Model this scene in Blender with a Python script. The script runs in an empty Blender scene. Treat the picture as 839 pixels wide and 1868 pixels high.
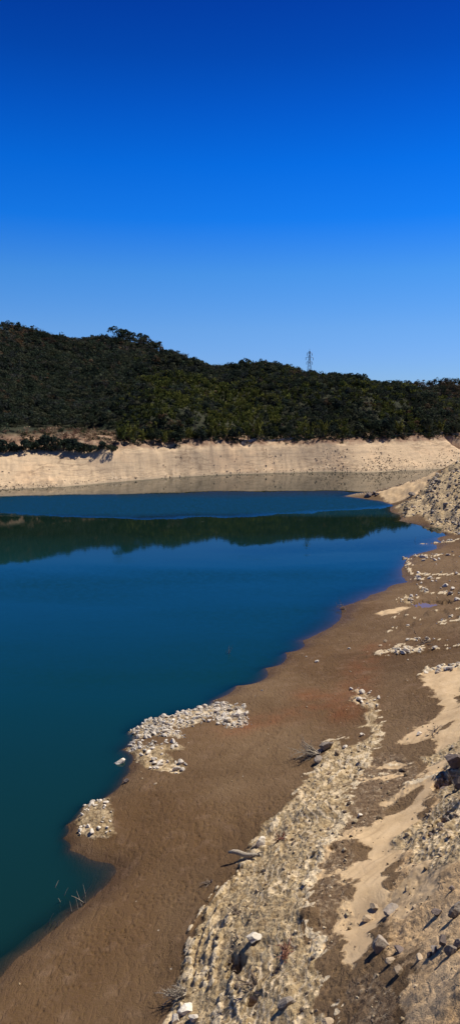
import bpy, math, random
import numpy as np
from mathutils import Vector, Matrix, Euler
random.seed(7)
rng = np.random.default_rng(11)
S = bpy.context.scene
COL = S.collection
R = math.radians

# ------------------------------------------------------------------ camera, sky, sun, exposure
FPX, CX, CY, PITCH, H = 1359.0, 419.5, 934.0, R(8.0), 25.0
cam_d = bpy.data.cameras.new('camera'); cam = bpy.data.objects.new('camera', cam_d); COL.objects.link(cam)
cam.location = (0, 0, H); cam.rotation_euler = (R(90) - PITCH, 0, 0)
cam_d.sensor_fit = 'VERTICAL'; cam_d.angle = 2 * math.atan(934.0 / FPX); cam_d.clip_start = 0.5; cam_d.clip_end = 20000
cam_d.sensor_fit = 'VERTICAL'; cam_d.sensor_height = 24; cam_d.lens = 24 * FPX / 1868.0
S.camera = cam
SUN_AZ, SUN_EL = R(62), R(58)
W = bpy.data.worlds.new('World'); S.world = W; W.use_nodes = True
nt = W.node_tree; nt.nodes.clear()
sky = nt.nodes.new('ShaderNodeTexSky'); sky.sky_type = 'NISHITA'; sky.sun_disc = False
sky.sun_elevation = SUN_EL; sky.sun_rotation = SUN_AZ
sky.altitude = 300; sky.air_density = 1.0; sky.dust_density = 0.0; sky.ozone_density = 4.0
# a deep, saturated early-spring sky: grade by elevation (a property of the sky itself)
tc = nt.nodes.new('ShaderNodeTexCoord'); sx = nt.nodes.new('ShaderNodeSeparateXYZ')
nt.links.new(tc.outputs['Generated'], sx.inputs[0])
rp = nt.nodes.new('ShaderNodeValToRGB'); nt.links.new(sx.outputs['Z'], rp.inputs[0])
SKYRAMP = [(0.0, (.29, .44, .80)), (0.066, (.286, .46, .82)), (0.101, (.279, .484, .81)), (0.169, (.179, .49, .866)), (0.232, (.030, .396, .99)), (0.292, (.010, .34, .96)), (0.349, (.007, .255, .82)), (0.399, (.006, .187, .664)), (0.444, (.006, .146, .585)), (0.6, (.006, .11, .45)), (1.0, (.006, .09, .36))]
cr = rp.color_ramp
while len(cr.elements) < len(SKYRAMP): cr.elements.new(0.5)
for e, (p, c) in zip(cr.elements, SKYRAMP): e.position = p; e.color = (*c, 1)
mx = nt.nodes.new('ShaderNodeMix'); mx.data_type = 'RGBA'; mx.blend_type = 'MULTIPLY'; mx.inputs[0].default_value = 1
nt.links.new(sky.outputs[0], mx.inputs[6]); nt.links.new(rp.outputs[0], mx.inputs[7])
bg = nt.nodes.new('ShaderNodeBackground'); bg.inputs[1].default_value = 0.105
nt.links.new(mx.outputs[2], bg.inputs[0])
wo = nt.nodes.new('ShaderNodeOutputWorld'); nt.links.new(bg.outputs[0], wo.inputs[0])
sund = bpy.data.lights.new('sun', 'SUN'); sund.energy = 5.0; sund.angle = R(0.5); sund.color = (1.0, .95, .86)
sun = bpy.data.objects.new('sun', sund); COL.objects.link(sun)
SDIR = Vector((math.sin(SUN_AZ) * math.cos(SUN_EL), math.cos(SUN_AZ) * math.cos(SUN_EL), math.sin(SUN_EL)))
sun.rotation_euler = SDIR.to_track_quat('Z', 'Y').to_euler(); sun.location = (60, 40, 120)
S.view_settings.view_transform = 'Standard'; S.view_settings.look = 'None'; S.view_settings.gamma = 1; S.view_settings.exposure = 0.42
S.render.engine = 'CYCLES'
S.cycles.max_bounces = 6; S.cycles.transparent_max_bounces = 12; S.cycles.use_denoising = True
S.cycles.sample_clamp_indirect = 4

# ------------------------------------------------------------------ helpers
def ray(px, py):
    x = (px - CX) / FPX; y = (CY - py) / FPX
    return np.array([x, math.cos(PITCH) + y * math.sin(PITCH), -math.sin(PITCH) + y * math.cos(PITCH)])
def on_plane(px, py, z):
    d = ray(px, py); t = (z - H) / d[2]; return d[0] * t, d[1] * t
def at_dist(px, py, dist):
    d = ray(px, py); hd = math.hypot(d[0], d[1]); t = dist / hd
    return d[0] * t, d[1] * t, H + d[2] * t
def tag(o, label=None, cat=None, group=None, kind=None):
    if label: o['label'] = label
    if cat: o['category'] = cat
    if group: o['group'] = group
    if kind: o['kind'] = kind
    return o
def perlin(x, y, seed=0):
    xi = np.floor(x).astype(np.int64); yi = np.floor(y).astype(np.int64)
    xf = x - xi; yf = y - yi
    def g(ix, iy):
        h = (ix * 374761393 + iy * 668265263 + seed * 974634777) & 0xffffffff
        h = ((h ^ (h >> 13)) * 1274126177) & 0xffffffff
        h = h ^ (h >> 16)
        a = (h & 0xffff) / 65536.0 * 2 * math.pi
        return np.cos(a), np.sin(a)
    u = xf * xf * xf * (xf * (xf * 6 - 15) + 10); v = yf * yf * yf * (yf * (yf * 6 - 15) + 10)
    def dot(ix, iy, dx, dy):
        a, b = g(ix, iy); return a * dx + b * dy
    n00 = dot(xi, yi, xf, yf); n10 = dot(xi + 1, yi, xf - 1, yf)
    n01 = dot(xi, yi + 1, xf, yf - 1); n11 = dot(xi + 1, yi + 1, xf - 1, yf - 1)
    return ((n00 * (1 - u) + n10 * u) * (1 - v) + (n01 * (1 - u) + n11 * u) * v) * 1.5
def fbm(x, y, oct=4, seed=0, gain=.5):
    s = 0; a = 1; f = 1
    for k in range(oct):
        s = s + a * perlin(x * f + 17.3 * k, y * f - 9.1 * k, seed + k); a *= gain; f *= 2.03
    return s
def cells(x, y, seed=0):
    """cellular noise: F1 distance, F2-F1 and a random value of the nearest cell"""
    xi = np.floor(x).astype(np.int64); yi = np.floor(y).astype(np.int64)
    f1 = np.full(x.shape, 9.0); f2 = np.full(x.shape, 9.0); val = np.zeros(x.shape)
    for dx in (-1, 0, 1):
        for dy in (-1, 0, 1):
            ix = xi + dx; iy = yi + dy
            h = (ix * 374761393 + iy * 668265263 + seed * 974634777) & 0xffffffff
            h = ((h ^ (h >> 13)) * 1274126177) & 0xffffffff; h = h ^ (h >> 16)
            px = ix + (h & 0x3ff) / 1024.0; py = iy + ((h >> 10) & 0x3ff) / 1024.0
            r = ((h >> 20) & 0x3ff) / 1024.0
            d = np.hypot(x - px, y - py)
            m = d < f1
            f2 = np.where(m, f1, np.minimum(f2, d)); val = np.where(m, r, val); f1 = np.where(m, d, f1)
    return f1, f2 - f1, val
def sstep(a, b, x):
    t = np.clip((x - a) / (b - a), 0, 1); return t * t * (3 - 2 * t)
def mesh_np(name, V, Fc, smooth=True, mats=()):
    """V (n,3), Fc (m,k) one face size"""
    me = bpy.data.meshes.new(name)
    k = Fc.shape[1]
    me.vertices.add(len(V)); me.vertices.foreach_set('co', np.ascontiguousarray(V, dtype=np.float32).ravel())
    me.loops.add(Fc.size); me.loops.foreach_set('vertex_index', np.ascontiguousarray(Fc, dtype=np.int32).ravel())
    me.polygons.add(len(Fc)); me.polygons.foreach_set('loop_start', np.arange(0, Fc.size, k, dtype=np.int32))
    me.polygons.foreach_set('loop_total', np.full(len(Fc), k, dtype=np.int32))
    me.polygons.foreach_set('use_smooth', np.full(len(Fc), smooth, dtype=bool))
    me.update(calc_edges=True)
    for m in mats: me.materials.append(m)
    return me
def attr_col(me, name, C):
    a = me.color_attributes.new(name, 'FLOAT_COLOR', 'POINT')
    a.data.foreach_set('color', np.ascontiguousarray(C, dtype=np.float32).ravel())
def link(name, me, parent=None):
    o = bpy.data.objects.new(name, me); COL.objects.link(o)
    if parent: o.parent = parent
    return o
def empty(name, loc=(0, 0, 0), rz=0):
    o = bpy.data.objects.new(name, None); COL.objects.link(o); o.location = loc; o.rotation_euler = (0, 0, rz)
    o.empty_display_size = .3
    return o

# ------------------------------------------------------------------ the lie of the land: heights along surveyed points
NEAR_SHORE = [(0,1785),(50,1735),(100,1692),(150,1655),(190,1618),(208,1590),(200,1578),(160,1568),(125,1552),(114,1530),(120,1505),(150,1472),(200,1448),(226,1420),(236,1398),(222,1368),(232,1335),(265,1316),(330,1297),(385,1278),(430,1250),(480,1218),(520,1190),(545,1168),(600,1146),(618,1128),(620,1108),(660,1092),(700,1078),(744,1062),(741,1030),(752,1012),(800,1001),(812,990),(822,975),(795,965),(755,955),(726,950),(722,938),(722,922),(700,915),(660,909),(627,905),(650,900),(684,899)]
CP = []   # x, y, z
def cp(px, py, z, zp=None):
    x, y = on_plane(px, py, max(z, 0) if zp is None else zp); CP.append((x, y, z))
for p in NEAR_SHORE: cp(*p, 0.0)
cp(-150, 1900, 0); cp(645, 903, .3); cp(664, 902, .7); cp(676, 901, .9); cp(-300, 2020, 0)
for p in [(839,1000,1.0),(800,1020,.8),(765,1020,.45),(839,1060,1.6),(780,1060,.9),(760,1035,.5),(785,1100,.75),(839,1100,2.0),(740,1100,1.0),(690,1110,.6),(839,1160,2.8),(760,1160,1.9),(700,1150,1.0),(640,1180,.7),(600,1200,.8),(839,1215,3.8),(780,1230,3.2),(700,1230,1.9),(640,1260,1.5),(550,1230,.7),(500,1260,.7),
 (839,1300,5.2),(790,1320,4.2),(720,1310,2.8),(650,1290,2.2),(600,1330,1.5),(450,1300,.7),(839,1370,6.3),(780,1400,4.8),(700,1380,3.6),(660,1340,3.0),(600,1380,2.6),(560,1400,1.8),(500,1400,1.3),(400,1400,.9),(300,1400,.5),(350,1330,.5),
 (839,1450,7.6),(780,1500,6.0),(720,1480,4.6),(650,1480,4.3),(600,1460,4),(540,1460,2.5),(480,1530,1.9),(400,1550,1.2),(300,1550,.8),(250,1500,.5),(240,1570,.3),(839,1550,9),(760,1570,6.8),(700,1560,5.4),(640,1570,5),(590,1540,4.8),(520,1560,3.2),(460,1600,2.4),(300,1680,1.0),(240,1640,.5),
 (839,1680,10),(760,1700,8),(680,1680,6.2),(620,1680,5.6),(560,1660,5.6),(480,1680,4.1),(420,1680,2.9),(370,1720,2.1),(280,1780,1.1),(150,1750,.5),(839,1790,11),(740,1800,8.6),(660,1800,6.9),(600,1800,6.1),(520,1800,5.2),(430,1800,3.6),(350,1800,2.1),(250,1860,1.2),(100,1830,.5),
 (839,1868,11.5),(720,1868,8.9),(600,1868,6.5),(500,1868,5.2),(400,1868,3.2),(320,1868,2.0),(10,1868,.35),
 (0,2050,.8),(200,2080,2),(400,2100,4),(600,2100,7.5),(839,2100,13),(1000,1868,14.5),(1000,1600,12.5),(1000,1450,11),(1000,1350,10),(1000,1250,8),(1000,1100,5),(1000,1010,3),(1100,2100,15),(1300,1500,15),
 (160,1500,.35),(180,1530,.35),(150,1545,.15),(270,1350,.35),(290,1395,.35),(420,1300,.5)]: cp(*p)
for p in [(839,940,2.4),(839,900,5.2),(839,868,8.0),(839,838,11.0),(793,867,6.0),(760,905,2.8),(790,930,1.8),(740,925,1.3),(815,852,8.6),(745,879,2.6),(720,889,1.6),(700,897,.9),(800,900,4.2),(900,850,10),(960,900,8)]: cp(*p)
for p in [(780,862),(740,874),(700,884),(650,893),(820,846)]:   # water behind the spit
    cp(p[0], p[1], -1.5, 0)
# under water: depths
for p in [(0,1740,-.28),(60,1690,-.28),(110,1655,-.25),(150,1625,-.3),(175,1600,-.25),(130,1590,-.6),(0,1690,-1.8),(0,1600,-4.5),(60,1620,-3),(60,1540,-3.4),(75,1500,-2.4),(90,1560,-1.2),(110,1450,-3),(190,1400,-1.4),(195,1340,-1.8),(250,1290,-1.4),(150,1300,-5),(300,1260,-2.5),(290,1298,-.9),(360,1280,-1.0),(425,1242,-1.2),(470,1212,-1.0),(510,1184,-.9),(215,1375,-.5),(222,1345,-.7),(400,1225,-2.2),(470,1185,-1.4),(420,1130,-3.5),(540,1140,-.8),(590,1110,-.45),(560,1085,-1.3),(640,1075,-.45),(690,1055,-.45),(700,1010,-.9),(740,990,-.4),(770,980,-.35),(640,1020,-2.2),(600,1000,-4),(600,940,-4),(680,935,-1.6),(700,950,-1.2),(560,905,-3),
 (300,1100,-8),(0,1300,-9),(0,1000,-9),(400,950,-9),(200,1200,-9),(-200,1200,-9),(-200,900,-6),(-200,1600,-6),(600,885,-5),(700,872,-4),(300,890,-4),(100,905,-3),(450,880,-3),(560,872,-2.4),(-300,1800,-3)]: cp(p[0], p[1], p[2], 0)
# far shore: waterline, middle of the bank, its top and the scarp behind
BANKTOP = [(-250,838),(-100,832),(0,828),(100,824),(200,823),(300,817),(400,813),(500,809),(600,807),(700,803),(839,798),(1000,790),(1150,784)]
def banktop(px): return float(np.interp(px, [a for a, b in BANKTOP], [b for a, b in BANKTOP]))
def bankz(px): return float(np.interp(px, [0, 839], [9.6, 11.6]))
SH = [(-250,905),(-100,899),(0,893),(100,889),(200,880),(300,872),(400,866),(500,863),(600,860),(660,862),(740,858),(800,855),(900,850),(1150,838)]
def farshore(px): return float(np.interp(px, [a for a, b in SH], [b for a, b in SH]))
for x in range(-260, 1160, 27):
    z = bankz(x); ys = farshore(x); y = banktop(x); cp(x, ys, 0); cp(x, y, z)
    X, Y = on_plane(x, y, z); X0, Y0 = on_plane(x, ys, 0)
    for f, h in ((.2, .13), (.4, .32), (.6, .54), (.8, .78)): CP.append((X0 + (X - X0) * f, Y0 + (Y - Y0) * f, z * h))
    d = math.hypot(X, Y); k = (d + 5) / d; CP.append((X * k, Y * k, z + (2.4 if x < 215 else 1.1)))
for p in [(0,792,268),(0,750,320),(0,700,395),(0,655,450),(0,599,505),(60,613,500),(100,793,276),(100,745,345),(100,695,420),(100,655,470),(120,640,515),(180,639,515),
 (-200,790,262),(-200,700,370),(-200,600,480),(160,785,300),(160,720,380),(160,636,520),
 (220,796,290),(220,745,345),(220,695,430),(220,655,485),(220,622,525),(268,627,530),(300,796,305),(290,760,332),(290,722,365),(300,694,420),(300,655,490),(320,656,530),(372,712,500),(372,673,545),
 (400,795,318),(395,770,350),(380,740,400),(440,795,330),(430,768,385),(430,730,450),(440,698,520),(440,657,580),(500,792,340),(500,750,410),(500,705,500),(500,677,590),(560,792,345),(560,752,405),(560,715,480),(560,684,590),(610,700,540),(620,695,580),
 (655,788,360),(655,745,420),(655,714,490),(655,700,565),(700,716,540),(740,788,375),(740,765,420),(740,738,470),(740,720,520),(790,744,500),(839,786,390),(839,775,430),(839,768,470),(950,780,400),(950,775,470),
 (690,711,850),(740,707,850),(790,702,850),(839,702,850),(950,700,850),(740,745,760),(839,745,760),(950,745,760)]:
    px, py, d = p
    if 290 <= px and d < 620:
        B = (H - bankz(px)) / math.tan(PITCH - math.atan((CY - banktop(px)) / FPX)); py = py + (7 if d > 500 else 0); d = B + 8 + max(d - 320, 0) * float(np.interp(px, [300, 440, 655, 839], [.86, .37, .24, .33]))
    CP.append(at_dist(px, py, d))
for px, d, z in [(372,500,38),(335,560,46),(405,470,36),(440,500,40),(500,480,38),(560,480,36),(655,480,30),(372,560,40),(270,590,60),(0,640,45),(150,660,45),(300,680,40),(450,720,36),(600,700,34),(700,640,34),(780,600,27),(839,580,20),(950,580,18),(0,1000,20),(300,1000,20),(600,1100,20),(839,1000,20),(-200,620,45),(-700,500,60),(-700,350,20),(1500,500,50),(1500,250,40)]:
    a = at_dist(px, 700, d); CP.append((a[0], a[1], z))
CP = np.array(CP)
def uv(x, y): return np.arctan2(x, y), 1.4 * np.log(np.hypot(x, y) + 1e-6)
cu, cv = uv(CP[:, 0], CP[:, 1])
D = np.hypot(cu[:, None] - cu[None], cv[:, None] - cv[None])
n = len(CP); A = np.zeros((n + 3, n + 3)); A[:n, :n] = D - np.eye(n) * 0.0006
A[:n, n] = 1; A[:n, n + 1] = cu; A[:n, n + 2] = cv; A[n:, :n] = A[:n, n:].T
wts = np.linalg.lstsq(A, np.concatenate([CP[:, 2], np.zeros(3)]), rcond=None)[0]
def base_z(x, y):
    x = np.asarray(x, float); y = np.asarray(y, float); sh = x.shape; x = x.ravel(); y = y.ravel()
    out = np.empty(len(x))
    for s in range(0, len(x), 60000):
        u, v = uv(x[s:s + 60000], y[s:s + 60000])
        out[s:s + 60000] = np.hypot(u[:, None] - cu[None], v[:, None] - cv[None]) @ wts[:n] + wts[n] + wts[n + 1] * u + wts[n + 2] * v
    r = np.hypot(x, y)
    out = np.where(r > 1150, out * np.exp(-(r - 1150) / 400), out)
    return np.clip(out, -14, 120).reshape(sh)
def at(px, py, lo=8, hi=900):
    """the point of the land seen at that place"""
    d = ray(px, py); t = np.exp(np.linspace(math.log(lo), math.log(hi), 700))
    zz = H + d[2] * t - np.maximum(base_z(d[0] * t, d[1] * t), 0)
    i = int(np.argmax(zz < 0)); i = max(i, 1)
    f = zz[i - 1] / (zz[i - 1] - zz[i]) if zz[i] < 0 else 0
    tt = t[i - 1] + (t[i] - t[i - 1]) * f
    return d[0] * tt, d[1] * tt
def path(pts, **k): return np.array([at(a, b, **k) for a, b in pts])
def seg_dist(X, Y, P, closed):
    d = np.full(X.shape, 1e9); m = len(P)
    for i in range(m if closed else m - 1):
        a = P[i]; b = P[(i + 1) % m]; ab = b - a; L = ab @ ab + 1e-9
        t = np.clip(((X - a[0]) * ab[0] + (Y - a[1]) * ab[1]) / L, 0, 1)
        d = np.minimum(d, np.hypot(X - a[0] - t * ab[0], Y - a[1] - t * ab[1]))
    return d
def inside(X, Y, P):
    c = np.zeros(X.shape, bool); m = len(P)
    for i in range(m):
        x1, y1 = P[i]; x2, y2 = P[(i + 1) % m]
        if y1 == y2: continue
        k = ((y1 > Y) != (y2 > Y)) & (X < (x2 - x1) * (Y - y1) / (y2 - y1) + x1); c ^= k
    return c

# zones of the shore, outlined on the ground
RUBBLE = [
 ([(690,1292),(697,1322),(690,1350),(665,1392),(642,1430),(628,1480),(590,1540),(568,1600),(558,1680),(592,1760),(622,1868),(640,1960),(300,1960),(318,1868),(342,1800),(334,1760),(345,1700),(375,1650),(420,1600),(470,1530),(500,1480),(560,1420),(580,1385),(610,1350),(650,1325),(662,1300),(640,1275),(650,1258),(680,1268)], .9),
 ([(860,1385),(815,1390),(798,1425),(790,1468),(735,1525),(745,1560),(790,1575),(850,1570)], .8),
 ([(785,1700),(850,1690),(850,1760),(790,1755)], .8),
 ([(839,1352),(800,1370),(765,1382),(768,1395),(805,1388),(839,1372)], .8),
 ([(722,922),(760,905),(793,868),(818,850),(860,820),(870,980),(820,975),(800,968),(780,950),(765,938),(735,945)], .95),
 ([(266,1316),(330,1297),(384,1280),(450,1290),(452,1325),(420,1328),(385,1310),(340,1325),(290,1338),(320,1325),(332,1345),(262,1345),(240,1360),(332,1358),(336,1368),(300,1372),(343,1400),(325,1412),(262,1402),(246,1385),(230,1370),(234,1335)], .7),
 ([(140,1480),(165,1456),(205,1452),(210,1490),(212,1520),(170,1532),(140,1525)], .6),
 ([(732,1087),(756,1086),(756,1102),(732,1102)], .6),
]
RUBBLE = [(path(p), w) for p, w in RUBBLE]
SAND = [
 [(839,1308),(800,1345),(778,1400),(755,1440),(700,1490),(655,1512),(640,1528),(690,1543),(672,1568),(590,1588),(585,1602),(640,1612),(622,1680),(605,1765),(640,1782),(680,1740),(700,1650),(720,1580),(765,1500),(800,1440),(850,1370)],
 [(755,1232),(800,1216),(850,1208),(850,1300),(839,1305),(760,1352),(742,1345),(780,1318),(796,1300),(792,1265)],
 [(688,1119),(700,1113),(735,1105),(752,1109),(722,1117),(697,1122)],
 [(684,899),(720,888),(760,872),(795,866),(760,905),(724,918),(700,913)],
]
SAND += [[(839,1440),(800,1480),(770,1530),(740,1590),(712,1650),(700,1700),(740,1705),(770,1640),(800,1600),(850,1560)],
 [(640,1420),(700,1395),(752,1392),(752,1398),(700,1402)], [(660,1420),(722,1410),(724,1416),(664,1426)], [(690,1465),(740,1432),(785,1416),(780,1430),(735,1455),(700,1480)],
 [(560,1560),(585,1530),(600,1540),(580,1580),(566,1640),(575,1700),(600,1765),(630,1870),(600,1870),(566,1760),(552,1690)]]
SAND = [path(p) for p in SAND]
DIRT = [path([(850,1372),(795,1445),(740,1540),(702,1650),(684,1740),(732,1790),(720,1980),(1100,1980),(1050,1350)])]
GRAVELLY = [path(p) for p in ([(655,1420),(700,1372),(765,1390),(745,1445),(690,1500),(645,1520),(640,1600),(640,1640),(600,1770),(560,1690),(572,1600),(610,1520)], [(600,1790),(660,1758),(722,1782),(725,1900),(620,1900)])]
MUDPOCKET = [path(p) for p in ([(615,1350),(640,1328),(672,1325),(680,1338),(650,1360),(622,1364)],)]
# pale crusts and ledges (points, width in m, height in m)
LEDGES = [
 ([(742,1018),(749,1048),(773,1048),(839,1050)], .5, .25), ([(773,1013),(820,1013)], 1.0, .15), ([(776,991),(839,984)], 1.0, .3),
 ([(753,1056),(806,1057)], .5, .15), ([(766,1069),(770,1081),(826,1084)], .5, .15), ([(793,1116),(815,1112),(839,1110)], .5, .2),
 ([(806,1136),(825,1124),(839,1122)], .35, .1), ([(800,1141),(839,1129)], .3, .1), ([(716,1131),(733,1120),(766,1131)], .4, .1), ([(705,1153),(722,1142),(742,1142)], .35, .1),
 ([(738,1168),(800,1168)], .3, .15), ([(700,1193),(746,1186),(776,1189),(839,1177)], .75, .2), ([(751,1234),(793,1220),(850,1214)], .7, .2), ([(720,1178),(745,1180)], .5, .1),
 ([(698,1396),(750,1394)], .12, .04), ([(670,1416),(722,1412)], .3, .06), ([(738,1432),(783,1418)], .4, .1), ([(648,1262),(672,1262)], .3, .1), ([(640,1345),(600,1352),(580,1372)], .3, .1),
 ([(697,1300),(692,1350),(655,1402),(638,1450),(624,1500),(584,1560),(560,1620),(562,1700),(592,1765),(618,1868)], .28, .05),
 ([(345,1790),(347,1740),(362,1690),(400,1630),(440,1585)], .16, .22), ([(358,1795),(360,1745),(376,1695),(412,1638)], .12, .22),([(372,1800),(374,1750),(388,1702)], .12, .2), ([(340,1740),(350,1690),(384,1636),(424,1592)], .12, .15), ([(386,1800),(388,1760),(398,1715),(430,1660)], .12, .18), ([(440,1868),(420,1800),(430,1770)], .14, .15), ([(395,1868),(400,1820),(440,1790)], .14, .15), ([(540,1510),(580,1450),(640,1385)], .15, .12), ([(500,1560),(540,1500),(600,1430)], .13, .12),
 ([(470,1555),(500,1500),(548,1440)], .25, .15), ([(730,1100),(740,1090),(756,1092)], .6, .3),
 ([(640,1290),(668,1288),(690,1300)], .4, .15), ([(560,1415),(590,1400),(650,1385)], .3, .1),
]
LEDGES = [(path(p), w, h) for p, w, h in LEDGES]
SLICE = [path(p) for p in ([(686,1179),(640,1265),(628,1300)], [(560,1268),(635,1280)], [(430,1330),(560,1290),(636,1292)])]   # rust seeps
PITS = [(786,1101,.75,2.7),(824,1418,.8,.95),(806,1404,.3,.3),(803,1497,.6,.5),(815,1480,.4,.4),(790,1520,.3,.3),(432,1762,.8,.42),(420,1750,.4,.3),(464,1820,.6,.28),(474,1592,.35,.3),(604,1545,.2,.25)]

def masks(X, Y, r):
    out = {k: np.zeros(X.shape) for k in ('rub', 'sand', 'dirt', 'grav', 'pale', 'rust', 'wet')}
    led = np.zeros(X.shape)
    sc = np.clip(r / 60, .25, 3)
    nz = fbm(X / (1.3 * 1), Y / 1.3, 4, 5) * .55 + fbm(X / 6, Y / 6, 3, 9) * .8
    def near(P, m): return (X > P[:, 0].min() - m) & (X < P[:, 0].max() + m) & (Y > P[:, 1].min() - m) & (Y < P[:, 1].max() + m)
    def polymask(key, P, w=1, soft=.5, rag=1.0):
        k = near(P, 5)
        if not k.any(): return
        x = X[k]; y = Y[k]
        d = seg_dist(x, y, P, True) * np.where(inside(x, y, P), -1, 1) + nz[k] * rag * .9
        s = soft * np.clip(sc[k], .5, 3)
        out[key][k] = np.maximum(out[key][k], w * sstep(s, -s, d))
    for i, (P, w) in enumerate(RUBBLE): polymask('rub', P, w, .45, .7 if i < 5 else .3)
    for P in SAND: polymask('sand', P, 1, .6, 1.0)
    for P in DIRT: polymask('dirt', P, 1, .5, .8)
    for P in GRAVELLY: polymask('grav', P, 1, .4, .8)
    mp = {'m': np.zeros(X.shape)}
    for P in MUDPOCKET:
        k = near(P, 4); x = X[k]; y = Y[k]
        d = seg_dist(x, y, P, True) * np.where(inside(x, y, P), -1, 1) + nz[k] * .4
        out['rub'][k] *= 1 - sstep(.3, -.3, d)
    for P, w, h in LEDGES:
        k = near(P, 4)
        d = seg_dist(X[k], Y[k], P, False) + nz[k] * w * 1.0 + fbm(X[k] * 1.3, Y[k] * 1.3, 4, 31, .65) * w * 1.5 + w * .25
        m = sstep(w, w * .3, d) * sstep(-.8, -.1, fbm(X[k] / 2.1, Y[k] / 2.1, 3, 33))
        out['pale'][k] = np.maximum(out['pale'][k], m)
        led[k] = np.maximum(led[k], sstep(w * 1.8, 0, d) * h)
    for P in SLICE:
        k = near(P, 8); d = seg_dist(X[k], Y[k], P, False)
        out['rust'][k] = np.maximum(out['rust'][k], np.exp(-(d / 1.6) ** 2) * (.6 + nz[k] * .6))
    return out, led

def detail(X, Y, r, M, led, bz):
    """small relief added to the base land"""
    z = led.copy()
    near = sstep(330, 200, r)
    land = sstep(-.6, .35, bz)
    # rubble: broken clods in three sizes
    f1, e1, v1 = cells(X / .55 + fbm(X, Y, 2, 3) * .4, Y / .55, 1)
    f2, e2, v2 = cells(X / .24, Y / .24 + fbm(X * 2, Y * 2, 2, 4) * .3, 2)
    f3, e3, v3 = cells(X / 1.7, Y / 1.7, 3)
    clod = fbm(X / .9, Y / .9, 4, 23, .6) * .10 + (v1 - .35) * .07 * sstep(0, .25, e1) + (v2 - .4) * .06 * sstep(0, .3, e2) + (v3 - .4) * .08 * sstep(0, .4, e3) + fbm(X / 1.6, Y / 1.6, 5, 21, .6) * .22
    k = np.clip(r / 110, .75, 3.0)
    z += M['rub'] * clod * near * k
    z += M['rub'] * near * np.where(r > 130, fbm(X / 6, Y / 6, 4, 77) * 1.4, 0)
    # mud: hoof-like hollows and soft swells
    mud = (1 - M['rub']) * (1 - M['sand'])
    z += mud * near * land * (fbm(X / 5, Y / 5, 3, 41) * .08)
    g1, ge, gv = cells(X / .30, Y / .30, 8)
    cover = sstep(-.25, .35, fbm(X / 6, Y / 6, 3, 61) + .15)
    z -= mud * sstep(120, 60, r) * sstep(.1, .6, bz) * cover * .055 * (gv > .45) * sstep(.38, .12, g1)
    g1, ge, gv = cells(X / .16, Y / .16, 18)
    z += (M['grav'] + M['dirt'] * .55 + M['pale'] * .5) * sstep(110, 50, r) * ((gv - .4) * .07 * sstep(0, .3, ge) + fbm(X / .8, Y / .8, 3, 71) * .05)
    z += M['dirt'] * fbm(X / 2.2, Y / 2.2, 5, 88) * .22
    z += M['sand'] * fbm(X / 1.6, Y / 1.6, 3, 98) * .05 * np.clip(r / 60, .5, 4) + M['sand'] * sstep(160, 175, r) * (fbm(X / 6, Y / 6, 5, 99, .6) * .6 + .1)
    # stepped drawdown terraces on the right-hand flats
    t = sstep(.9, 1.6, bz) * sstep(4.5, 3, bz) * sstep(70, 90, r) * sstep(200, 140, r)
    w = bz * 2.2 + fbm(X / 9, Y / 9, 3, 55) * .8; fr = w - np.floor(w)
    z += t * (sstep(.35, .6, fr) - fr) / 2.2 * .7
    for px, py, dep, rad in PITC:
        d = np.hypot(X - px, Y - py) + fbm(X * 2.3, Y * 2.3, 4, 12) * rad * .35
        z -= dep * sstep(rad, rad * .7, d)
    # far bank: gullies, strata and broken ground
    fb = sstep(215, 235, r) * sstep(16, 12, bz) * sstep(-1, .4, bz)
    X2 = X / 9; Y2 = Y / 9
    z += fb * (fbm(X / 26, Y / 26, 3, 101) * .8 + np.abs(fbm(X / 7, Y / 7, 4, 103)) * -.08 + fbm(X / 2.2, Y / 2.2, 4, 104, .6) * .15)
    w = bz / 1.35 + fbm(X / 22, Y / 22, 4, 105) * 2.4; fr = w - np.floor(w)
    z += fb * (sstep(.3, .55, fr) - fr) * .42
    sc = fb * sstep(9.5, 10.8, bz)
    z += sc * (fbm(X / 7, Y / 7, 5, 111, .6) * 1.1)
    z += fb * sstep(5, 1, bz) * fbm(X / 2.6, Y / 2.6, 4, 131, .6) * .35
    hill = sstep(13, 22, bz) * sstep(250, 290, r)
    z += hill * (fbm(X / 45, Y / 45, 4, 121) * 2.8)
    return z
PITC = [(*at(a, b), d, rr) for a, b, d, rr in PITS]

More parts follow.
